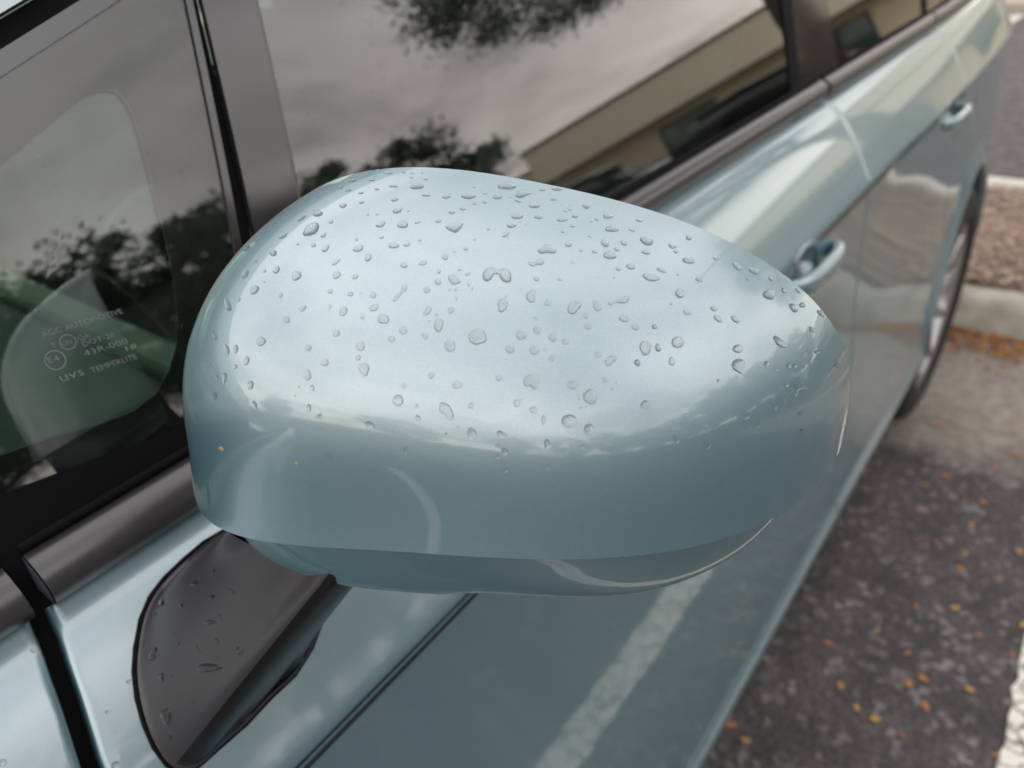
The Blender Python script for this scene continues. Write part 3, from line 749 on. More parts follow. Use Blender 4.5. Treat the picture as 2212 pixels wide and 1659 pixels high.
# far side, roof, ends, floor and cabin
def mir(p): return (p[0], 2 * YC - p[1], p[2])
xs_ = [-1.55 + 4.27 * i / 50 for i in range(51)]
rows = [[mir((x, p[0], p[1])) for p in section(x)] for x in xs_]
V, Fc = grid(rows); mesh('far_body_side', V, Fc, PAINT, car, rel=True)
rows = []
for i in range(41):
    x = 0.55 + (2.35 - 0.55) * i / 40; row = []
    ze = min(rail(x) + 0.05, 0.235 + 0.02)
    for j in range(17):
        s = j / 16; y0 = gpt(x, min(rail(x), ZT))[1] + 0.02; y = y0 + (2 * YC - 2 * y0) * s
        row.append((x, y, ze + 0.05 * math.sin(math.pi * s) ** 0.7 - 0.035 * max(0, (x - 1.6)) ** 2))
    rows.append(row)
V, Fc = grid(rows); mesh('roof', V, Fc, PAINT, car, rel=True)
rows = []                        # door frame above the windows
for i in range(41):
    x = 0.6 + 1.75 * i / 40; z = rail(x)
    rows.append([gpt(x, z - 0.004, 0.001), gpt(x, z + 0.002, 0.005), gpt(x, z + 0.03, 0.004), (x, gpt(x, z)[1] + 0.03, z + 0.052)])
V, Fc = grid(rows, flip=True); mesh('roof_rail', V, Fc, PAINT, car, rel=True)
rows = []                        # windscreen
for i in range(21):
    x = -0.50 + 1.10 * i / 20; row = []; z = pz(x) + 0.045
    for j in range(17):
        s = j / 16; y0 = gy(pz(x)) + 0.05; y = y0 + (2 * YC - 2 * y0) * s
        row.append((x - 0.16 * math.sin(math.pi * s), y, z))
    rows.append(row)
V, Fc = grid(rows); mesh('windscreen', V, Fc, GLASS, car, rel=True)
rows = []                        # bonnet
for i in range(21):
    x = -1.6 + 1.15 * i / 20; row = []
    for j in range(17):
        s = j / 16; y0 = 0.30 + bow(x); y = y0 + (2 * YC - 2 * y0) * s
        row.append((x - 0.16 * math.sin(math.pi * s) * (i / 20), y, -0.224 + 0.02 * math.sin(math.pi * s) - 0.16 * ((20 - i) / 20) ** 2))
    rows.append(row)
V, Fc = grid(rows); mesh('bonnet', V, Fc, PAINT, car, rel=True)
rows = []                        # front and rear bumpers / hatch
for z, dx in ((-0.23, -0.05), (-0.45, 0.0), (-0.62, 0.03), (-0.9, 0.0), (-1.0, -0.06)):
    y0 = 0.30 + bow(2.72); rows.append([(2.70 + dx + 0.12 * math.sin(math.pi * j / 16) ** 0.8, y0 + (2 * YC - 2 * y0) * j / 16, z) for j in range(17)])
V, Fc = grid(rows, flip=True); mesh('rear_bumper', V, Fc, PAINT, car, rel=True)
rows = []
for z, x in ((0.25, 2.33), (0.1, 2.5), (-0.23, 2.66)):
    y0 = 0.36 + bow(2.5); rows.append([(x + 0.1 * math.sin(math.pi * j / 16), y0 + (2 * YC - 2 * y0) * j / 16, z) for j in range(17)])
V, Fc = grid(rows, flip=True); mesh('rear_window', V, Fc, PRIV, car, rel=True)
rows = []
for z, dx in ((-0.38, 0.0), (-0.6, -0.08), (-0.85, -0.08), (-1.0, 0.0)):
    y0 = 0.30 + bow(-1.55); rows.append([(-1.56 + dx - 0.18 * math.sin(math.pi * j / 16) ** 0.8, y0 + (2 * YC - 2 * y0) * j / 16, z) for j in range(17)])
V, Fc = grid(rows); mesh('front_bumper', V, Fc, PAINT, car, rel=True)
rows = [[mir(gpt(x, ZB + (rail(x + .02) - ZB) * j / 8)) for j in range(9)] for x in [-0.15 + 2.4 * i / 30 for i in range(31)]]
V, Fc = grid(rows, flip=True); mesh('far_side_windows', V, Fc, GLASS, car, rel=True)
box('cabin_floor', -1.2, 2.6, 0.42, 2 * YC - 0.42, H - 1.02, H - 0.95, INTER, car)
box('underbody', -1.45, 2.62, 0.28, 2 * YC - 0.28, 0.20, 0.222, DARK, car)
box('inner_door_trim', -0.3, 2.2, 0.335, 0.36, H - 0.95, H - 0.235, INTER, car, bev=0.008)
box('far_door_trim', -0.3, 2.2, 2 * YC - 0.36, 2 * YC - 0.335, H - 0.95, H - 0.235, INTER, car, bev=0.008)
rows = []
for i, (x, z) in enumerate([(-0.46, -0.235), (-0.25, -0.225), (0.05, -0.222), (0.155, -0.222), (0.185, -0.24), (0.18, -0.42), (0.05, -0.6)]):
    rows.append([(x, 0.37 + (2 * YC - 0.74) * j / 12, z) for j in range(13)])
V, Fc = grid(rows); mesh('dashboard', V, Fc, INTER, car, rel=True)
box('dashboard_light_band', 0.164, 0.188, 0.40, 2 * YC - 0.40, H - 0.232, H - 0.213, DASH_LIT, car, bev=0.006)  # windscreen light on the dash top, put into a paler strip
def seat(xc, yc):
    e_ = empty('seat', (xc, yc, H - 0.95)); e_.parent = car; e_.matrix_parent_inverse = Matrix.Translation(-WLOC[car.name])
    box('seat_cushion', xc - 0.25, xc + 0.25, yc - 0.24, yc + 0.24, H - 0.80, H - 0.64, SEATM, e_, bev=0.05)
    bm = bmesh.new(); v = box_bm(bm, -0.07, 0.07, -0.24, 0.24, 0, 0.62); bmesh.ops.bevel(bm, geom=bm.edges[:], offset=0.05, segments=3, affect='EDGES')
    bmesh.ops.transform(bm, matrix=Matrix.Translation((xc + 0.24, yc, H - 0.66)) @ Matrix.Rotation(R(20), 4, 'Y'), verts=bm.verts); bm_obj('seat_back', bm, SEATM, e_, True)
    bm = bmesh.new(); box_bm(bm, -0.05, 0.05, -0.13, 0.13, 0, 0.19); bmesh.ops.bevel(bm, geom=bm.edges[:], offset=0.04, segments=3, affect='EDGES')
    bmesh.ops.transform(bm, matrix=Matrix.Translation((xc + 0.47, yc, H - 0.02)) @ Matrix.Rotation(R(12), 4, 'Y'), verts=bm.verts); bm_obj('headrest', bm, SEATM, e_, True)
seat(0.75, 0.72); seat(0.75, 1.45)
box('rear_seat', 1.55, 1.75, 0.42, 2 * YC - 0.42, H - 0.75, H - 0.08, SEATM, car, bev=0.06)
# steering wheel
rows = []
for k in range(40):
    a = 2 * math.pi * k / 40; ring = []
    for q in range(8):
        b_ = 2 * math.pi * q / 8; r_ = 0.18 + 0.015 * math.cos(b_)
        v = Matrix.Rotation(R(-65), 3, 'Y') @ Vector((r_ * math.cos(a), r_ * math.sin(a), 0.015 * math.sin(b_)))
        ring.append((0.28 + v.x, 0.72 + v.y, -0.36 + v.z))
    rows.append(ring)
V, Fc = grid(rows, close_u=True, close_v=True); mesh('steering_wheel', V, Fc, INTER, car, rel=True)

# ------------------------------------------------------------------ trees
LEAF = bpy.data.materials.new('tree_leaf'); LEAF.use_nodes = True
def leaf_mat(m, c0, c1, rough=0.55):
    t = m.node_tree; b = t.nodes['Principled BSDF']; g_ = t.nodes.new('ShaderNodeNewGeometry')
    r = t.nodes.new('ShaderNodeValToRGB'); r.color_ramp.elements[0].color = (*c0, 1); r.color_ramp.elements[1].color = (*c1, 1)
    t.links.new(g_.outputs['Random Per Island'], r.inputs[0]); t.links.new(r.outputs[0], b.inputs['Base Color'])
    b.inputs['Roughness'].default_value = rough
leaf_mat(LEAF, (0.018, 0.034, 0.012), (0.06, 0.095, 0.03))
BARK = mat('tree_bark', (0.06, 0.045, 0.035), 0.9, noise=(14, 6, (0.03, 0.022, 0.016), (0.12, 0.095, 0.075)), bump=(30, 0.8, 0.02))
def crown_mesh(seed, rx, rz, nclump, nleaf, size, crad=0.5, skirt=False):
    rg = np.random.default_rng(seed); C_ = []
    while len(C_) < nclump:
        p = rg.uniform(-1, 1, 3); r_ = np.linalg.norm(p)
        if 0.45 < r_ < 1.0: C_.append(p)
    V = []; Fc = []
    for c in C_:
        cr_ = crad * rg.uniform(0.55, 1.25)
        for _ in range(nleaf):
            d = rg.normal(0, 0.36, 3); q = c * np.array([rx, rx, rz]) + d * cr_ * np.array([1, 1, 0.7])
            a = rg.normal(0, 1, 3); a /= np.linalg.norm(a); b = np.cross(a, rg.normal(0, 1, 3)); b /= np.linalg.norm(b)
            s = size * rg.uniform(0.6, 1.3); i = len(V)
            V += [q - a * s, q + b * s * 0.45, q + a * s, q - b * s * 0.45]; Fc.append((i, i + 1, i + 2, i + 3))
    me = bpy.data.meshes.new('crown'); me.from_pydata([tuple(v) for v in V], [], Fc); me.update(); me.materials.append(LEAF); return me
def limb(bm, pts, radii, n=9):
    rings = []
    for i, p in enumerate(pts):
        p = Vector(p); d = (Vector(pts[min(i + 1, len(pts) - 1)]) - Vector(pts[max(i - 1, 0)])).normalized()
        a = d.orthogonal().normalized(); b = d.cross(a)
        rings.append([bm.verts.new(p + (a * math.cos(2 * math.pi * k / n) + b * math.sin(2 * math.pi * k / n)) * radii[i]) for k in range(n)])
    for r0, r1 in zip(rings, rings[1:]):
        o_ = min(range(n), key=lambda s: (r1[s].co - r0[0].co).length)
        for k in range(n): bm.faces.new((r0[k], r0[(k + 1) % n], r1[(k + 1 + o_) % n], r1[(k + o_) % n]))
def trunk_mesh(seed, h, r0, spread, crown_h):
    rg = random.Random(seed); bm = bmesh.new()
    pts = [(0, 0, -0.1), (0, 0, 0.0)]; x = y = 0
    for i in range(1, 7):
        x += rg.uniform(-0.08, 0.08) * h / 4; y += rg.uniform(-0.08, 0.08) * h / 4; pts.append((x, y, h * i / 6))
    limb(bm, pts, [r0 * 1.5, r0 * 1.15, r0, r0 * 0.93, r0 * 0.87, r0 * 0.8, r0 * 0.7, r0 * 0.5], 12)
    for k in range(7):
        a = 2 * math.pi * k / 7 + rg.uniform(-0.3, 0.3); z0 = h * rg.uniform(0.62, 0.98)
        l = spread * rg.uniform(0.6, 0.95); zz = z0 + crown_h * rg.uniform(0.15, 0.6); b0 = pts[min(7, 1 + int(z0 / h * 6))]
        limb(bm, [(b0[0], b0[1], z0), (b0[0] + math.cos(a) * l * 0.5, b0[1] + math.sin(a) * l * 0.5, z0 + (zz - z0) * 0.65), (b0[0] + math.cos(a) * l, b0[1] + math.sin(a) * l, zz)], [r0 * 0.45, r0 * 0.28, r0 * 0.08], 7)
    bmesh.ops.recalc_face_normals(bm, faces=bm.faces); me = bpy.data.meshes.new('trunk'); bm.to_mesh(me); bm.free(); me.materials.append(BARK)
    for p in me.polygons: p.use_smooth = True
    return me
def tree(name, loc, tm, cms, label, group, sc_=1.0, rz=0.0):
    e_ = empty(name, loc); e_.scale = (sc_,) * 3; e_.rotation_euler = (0, 0, rz)
    a = bpy.data.objects.new('trunk', tm); col.objects.link(a); a.parent = e_
    for cm, off in cms:
        b = bpy.data.objects.new('crown', cm); col.objects.link(b); b.parent = e_; b.location = off
    tag(e_, label, 'tree', group); return e_
t_near = trunk_mesh(3, 2.6, 0.085, 1.7, 1.6)
c_near = crown_mesh(11, 2.0, 1.2, 75, 420, 0.032, 0.50)
tree('shade_tree', (3.30, -0.45, 0.06), t_near, [(c_near, (2.45, -1.55, 3.85))], 'leafy shade tree rising from the mulch bed behind the kerb', None)
t_far = [trunk_mesh(20 + i, 1.9, 0.13, 1.5, 1.6) for i in range(2)]
c_far = [crown_mesh(30 + i, 1.75, 1.45, 85, 170, 0.065, 0.52) for i in range(3)]
def azp(az, r): return (r * math.sin(R(az)), -r * math.cos(R(az)), 0.0)
far = [(43.0, 12.2, 0.98, 'round dark tree nearest the corner of the cream building'), (36.0, 12.6, 1.10, 'tall dense tree second from the cream building'), (29.5, 13.6, 1.15, 'broad dark tree third from the cream building'),
       (22.5, 12.8, 1.3, 'bushy tree in the middle of the row across the car park'), (14.5, 13.2, 1.3, 'spreading tree fifth along the row across the car park'), (6.0, 14.5, 1.3, 'dark tree sixth along the row across the car park'),
       (-4, 15.5, 1.15, 'full crowned tree seventh along the row across the car park'), (-14, 15.0, 1.05, 'dark tree eighth along the row across the car park'), (-26, 16.0, 1.2, 'tall tree ninth along the row across the car park'),
       (-39, 17.5, 1.15, 'dense tree tenth along the row across the car park'), (-55, 19, 1.2, 'lone tree out beyond the bonnet end of the row'), (-78, 21, 1.3, 'tall tree standing ahead of the parked car'),
       (-104, 22, 1.25, 'bushy tree ahead of the car on its far side'), (-135, 20, 1.3, 'tall tree across the lot beyond the car roof'), (-160, 21, 1.2, 'round tree across the lot level with the windscreen'), (172, 22, 1.3, 'broad tree across the lot level with the rear door')]
for i, (az, r_, s, lab) in enumerate(far):
    tree('broadleaf_tree', azp(az, r_), t_far[i % 2], [(c_far[i % 3], (0, 0, 2.75))], lab, 'trees around the car park', s, i * 1.3)

ordn_ = 'first second third fourth fifth sixth seventh eighth ninth tenth eleventh twelfth thirteenth fourteenth fifteenth sixteenth'.split()
hm_ = crown_mesh(77, 1.0, 0.38, 60, 160, 0.05, 0.30)  # bushes added out of view to darken the reflected horizon
for i in range(11):
    az = 33 - 9.0 * i; p_ = azp(az, 11.6); h_ = bpy.data.objects.new('added_bush', hm_); col.objects.link(h_); h_.location = (p_[0], p_[1], 0.72); h_.rotation_euler = (0, 0, i * 0.7); h_.scale = (1.25, 1.25, 1.6)
    tag(h_, 'added unseen bush darkening the horizon under the trees, %s from the cream building' % ['first', 'second', 'third', 'fourth', 'fifth', 'sixth', 'seventh', 'eighth', 'ninth', 'tenth', 'eleventh'][i], 'bush', 'added low bushes darkening the horizon')

for i in range(16):  # more unseen bushes, added to close the bright gap beneath the crowns
    az = -66 - 8.0 * i; p_ = azp(az, 18.5); h_ = bpy.data.objects.new('added_bush', hm_); col.objects.link(h_); h_.location = (p_[0], p_[1], 0.85); h_.rotation_euler = (0, 0, i * 0.9); h_.scale = (1.75, 1.75, 1.75)
    tag(h_, 'added tall bush hiding the bright gap ahead of the car, %s from the low bushes' % ordn_[i], 'bush', 'added bushes hiding the bright horizon gap')

# ------------------------------------------------------------------ the cream building across the lot (seen in the glass and paint)
STUCCO = mat('cream_stucco', (0.78, 0.72, 0.54), 0.85, noise=(0.7, 5, (0.72, 0.66, 0.49), (0.84, 0.79, 0.61)), bump=(60, 0.3, 0.004))
STUCCO2 = mat('tan_wall', (0.60, 0.50, 0.35), 0.85, noise=(0.9, 5, (0.54, 0.44, 0.30), (0.66, 0.56, 0.40)))
COPING = mat('brown_coping', (0.10, 0.085, 0.07), 0.6)
WINF = mat('dark_window_frame', (0.03, 0.03, 0.03), 0.4)
WING = mat('green_window_glass', (0.03, 0.06, 0.045), 0.08, spec=0.8)
bl = empty('shop_building', (20.0, -16.2, 0)); bl.rotation_euler = (0, 0, math.atan2(0.87, 0.50))
tag(bl, 'low cream building with a deep flat fascia across the car park', 'building')
def bbox(name, x0, x1, y0, y1, z0, z1, m, bev=0.0, parent=None):
    o_ = box(name, x0, x1, y0, y1, z0, z1, m, None, bev); o_.parent = parent or bl; return o_
# local x runs along the facade towards the viewer, local +y towards the car park
bbox('wall', 0.3, 19.0, -9.0, -0.9, 0.0, 2.9, STUCCO2)
fas = bbox('fascia', 0.0, 19.4, -9.4, 0.0, 2.55, 4.15, STUCCO, 0.03)
bbox('coping', -0.06, 19.46, -9.46, 0.06, 4.15, 4.29, COPING)
bbox('soffit_trim', -0.03, 19.43, -0.10, 0.03, 2.44, 2.547, COPING)
bbox('upper_wall', 11.6, 19.3, -9.3, -0.06, 4.292, 7.4, STUCCO); bbox('coping', 11.54, 19.36, -9.36, 0.0, 7.402, 7.52, COPING)
bbox('annex', -1.9, -0.1, -8.0, -2.2, 0.0, 3.55, STUCCO); bbox('annex_coping', -1.96, -0.11, -8.06, -2.14, 3.55, 3.66, COPING)
for k in range(3):
    f_ = bbox('window', 4.3 + 5.0 * k, 6.4 + 5.0 * k, -0.92, -0.84, 0.75, 2.15, WINF)
    bbox('pane', 4.40 + 5.0 * k, 5.32 + 5.0 * k, -0.86, -0.82, 0.85, 2.05, WING, parent=f_); bbox('pane', 5.38 + 5.0 * k, 6.30 + 5.0 * k, -0.86, -0.82, 0.85, 2.05, WING, parent=f_)
bbox('wall_lamp', 9.7, 10.0, 0.0, 0.12, 3.1, 3.5, mat('grey_box', (0.25, 0.25, 0.26), 0.5), 0.01)
o = box('pavement', 14.3, 40, -40, -2.4, -0.05, 0.10, CONC); o.rotation_euler = (0, 0, R(0)); tag(o, kind='structure')

# ------------------------------------------------------------------ other cars in the lot
def other_car(loc, rz, colr, label):
    e_ = empty('parked_car', loc); e_.rotation_euler = (0, 0, rz); tag(e_, label, 'car', 'cars parked across the lot')
    P_ = mat('car_paint', colr, 0.3, metal=0.4, coat=1.0); G_ = mat('car_glass', (0.01, 0.012, 0.013), 0.05, spec=0.8)
    def loft(name, st, m):
        rows = []
        for x, w_, z0, z1 in st:
            r_ = []
            for k in range(20):
                a = 2 * math.pi * k / 20; c, s = math.cos(a), math.sin(a)
                r_.append((x, w_ * spw(c, 0.5), (z0 + z1) / 2 + (z1 - z0) / 2 * spw(s, 0.5)))
            rows.append(r_)
        V, Fc = grid(rows, close_v=True); n = len(rows)
        Fc += [tuple(range(20)), tuple(range((n - 1) * 20 + 19, (n - 1) * 20 - 1, -1))]
        o_ = mesh(name, V, Fc, m); o_.parent = e_; return o_
    loft('body', [(-2.2, 0.70, 0.35, 0.62), (-2.1, 0.80, 0.25, 0.75), (-1.4, 0.88, 0.22, 0.86), (-0.8, 0.90, 0.22, 0.95), (0.8, 0.90, 0.22, 0.98), (1.8, 0.88, 0.22, 1.0), (2.15, 0.82, 0.28, 0.95), (2.25, 0.7, 0.4, 0.8)], P_)
    loft('cabin_glass', [(-1.05, 0.72, 0.9, 0.98), (-0.3, 0.70, 0.9, 1.38), (0.4, 0.69, 0.9, 1.44), (1.3, 0.69, 0.9, 1.40), (2.0, 0.70, 0.9, 1.0)], G_)
    loft('roof', [(-0.38, 0.66, 1.36, 1.40), (-0.2, 0.69, 1.38, 1.455), (0.4, 0.70, 1.40, 1.485), (1.3, 0.69, 1.37, 1.44), (1.5, 0.64, 1.34, 1.38)], P_)
    for wx in (-1.35, 1.35):
        for sy in (-1, 1):
            t_ = lathe('wheel', [(0.002, 0.03), (0.20, 0.02), (0.22, 0.0), (0.29, 0.005), (0.31, 0.03), (0.31, 0.2)], wx, sy * 0.90, 0.31, TYRE, None, n=28, sgn=-sy); t_.parent = e_
            h_ = lathe('hubcap', [(0.002, 0.01), (0.10, 0.012), (0.19, 0.018), (0.2, 0.03)], wx, sy * 0.905, 0.31, ALLOY, None, n=20, sgn=-sy); h_.parent = t_
    return e_
other_car((9.6, -7.6, 0), R(80), (0.10, 0.10, 0.11), 'dark grey parked car in front of the cream building')
other_car((12.1, -5.2, 0), R(78), (0.03, 0.03, 0.035), 'black parked car at the near end of the building')
other_car((12.2, 2.45, 0), R(2), (0.05, 0.05, 0.055), 'parked car by the far pavement showing one black tyre')

# ------------------------------------------------------------------ litter
LLEAF = bpy.data.materials.new('litter_leaf'); LLEAF.use_nodes = True
leaf_mat(LLEAF, (0.16, 0.055, 0.015), (0.42, 0.19, 0.05), 0.8)
def scatter(name, m, n, fpos, size, seed, kind='stuff', label=None):
    rg = random.Random(seed); V = []; Fc = []
    for _ in range(n):
        x, y, z = fpos(rg); a = rg.uniform(0, 6.28); s = size * rg.uniform(0.5, 1.4); tl = rg.uniform(-0.5, 0.5); w_ = rg.uniform(0.3, 0.6)
        i = len(V); ca, sa = math.cos(a), math.sin(a)
        for u, v, dz in ((-1, 0, 0), (0, -w_, tl * 0.5), (1, 0, 0.1), (0, w_, -tl * 0.3)):
            V.append((x + s * (u * ca - v * sa), y + s * (u * sa + v * ca), z + s * (0.25 + dz * 0.6)))
        Fc.append((i, i + 1, i + 2, i + 3))
    o_ = mesh(name, V, Fc, m, smooth=False); tag(o_, label, None, None, kind); return o_
def kerbpos(rg):
    y = rg.uniform(-1.2, 1.2); wav = 0.10 + 0.05 * math.sin(y * 5) + 0.04 * math.sin(y * 13 + 1)
    return (2.50 - abs(rg.gauss(0, 0.55)) * wav, y, 0.004)
scatter('leaf_litter', LLEAF, 2600, kerbpos, 0.013, 3)
CHIP = bpy.data.materials.new('bark_chip'); CHIP.use_nodes = True
leaf_mat(CHIP, (0.17, 0.12, 0.088), (0.46, 0.335, 0.25), 0.9)
scatter('bark_mulch', CHIP, 12000, lambda rg: (rg.uniform(2.66, 3.70), rg.uniform(-1.2, 1.6), 0.100 + rg.uniform(0, 0.016)), 0.016, 4)

lf_px = [(1515,190),(1640,200),(1830,275),(1870,90),(2180,265),(1800,375),(2050,430),(1515,615),(1765,630),(1260,775),(950,860),(1455,925),(1560,1085),(1465,1115),(1025,1130),(1130,1275),(1570,1265),(1250,1350),(1420,1450),(2145,935),(2030,1585),(2130,1400),(1920,805),(315,1385),(415,1490),(2205,740),(1860,1160),
         (1180,-269),(1700,-229),(1575,-169),(2030,-284),(2170,-369),(1940,-439),(2160,-569),(1510,-19),(1660,-559),(1940,-59),(1830,-69)]
cols = {'orange': (0.34, 0.14, 0.05), 'yellow': (0.38, 0.22, 0.07), 'rust red': (0.26, 0.11, 0.07)}
lm = {k: mat('leaf_' + k.replace(' ', '_'), v, 0.6) for k, v in cols.items()}
def leaf_mesh(seed):
    rg = random.Random(seed); s = 0.0092 * rg.uniform(0.7, 1.25); wv = rg.uniform(0.4, 0.62); curl = rg.uniform(0.1, 0.5); rows = []
    for i in range(9):
        t = i / 8; wd = wv * math.sin(math.pi * t ** 0.8) ** 0.8 if 0 < t < 1 else 0.02
        rows.append([(s * (2 * t - 1), s * wd * v, s * (curl * abs(v) * wd + 0.25 * (2 * t - 1) ** 2 * curl) + 0.003) for v in (-1, -0.5, 0, 0.5, 1)])
    V, Fc = grid(rows, flip=True); me = bpy.data.meshes.new('fallen_leaf'); me.from_pydata(V, [], Fc); me.update()
    for p in me.polygons: p.use_smooth = True
    return me
leaves = []
rg = random.Random(77)
names = list(cols)
lmesh = {(c, k): leaf_mesh(i * 5 + k) for i, c in enumerate(names) for k in range(3)}
for (c, k), me in lmesh.items(): me.materials.append(lm[c])
for i, (a, b) in enumerate(lf_px):
    r_ = ray(1474.7 + a / 3, 1106 + b / 3); t = -H / r_[2]
    leaves.append((r_[0] * t, r_[1] * t, ['orange', 'yellow', 'rust red', 'orange'][rg.randrange(4)]))
for i in range(8):
    leaves.append((rg.uniform(0.3, 2.2), rg.uniform(-1.3, -0.3), names[rg.randrange(3)]))
ordn = ['first', 'second', 'third', 'fourth', 'fifth', 'sixth', 'seventh', 'eighth', 'ninth', 'tenth', 'eleventh', 'twelfth', 'thirteenth', 'fourteenth', 'fifteenth', 'sixteenth', 'seventeenth', 'eighteenth', 'nineteenth', 'twentieth'] + ['%dth' % i for i in range(21, 80)]
cnt = {}
for x, y, c in sorted(leaves, key=lambda q: -q[0]):
    k = cnt.get(c, 0); cnt[c] = k + 1
    o_ = bpy.data.objects.new('fallen_leaf', lmesh[(c, k % 3)]); col.objects.link(o_); o_.location = (x, y, 0.0); o_.rotation_euler = (rg.uniform(-0.1, 0.1), rg.uniform(-0.1, 0.1), rg.uniform(0, 6.28))
    tag(o_, 'small %s fallen leaf lying on dark asphalt, %s of its colour from the kerb' % (c, ordn[k]), 'fallen leaf', 'fallen leaves on the asphalt')

# ------------------------------------------------------------------ rain drops on the mirror cover
cb = bmesh.new(); cb.from_mesh(cover.data); cover_bvh = BVHTree.FromBMesh(cb); cb.free()
fbm = bmesh.new(); fbm.from_mesh(foot.data); foot_bvh = BVHTree.FromBMesh(fbm); fbm.free()
REG = {'A': (700, 640), 'B': (1600, 640), 'C': (2400, 760), 'D': (700, 1290), 'E': (1600, 1290), 'F': (2500, 1290)}
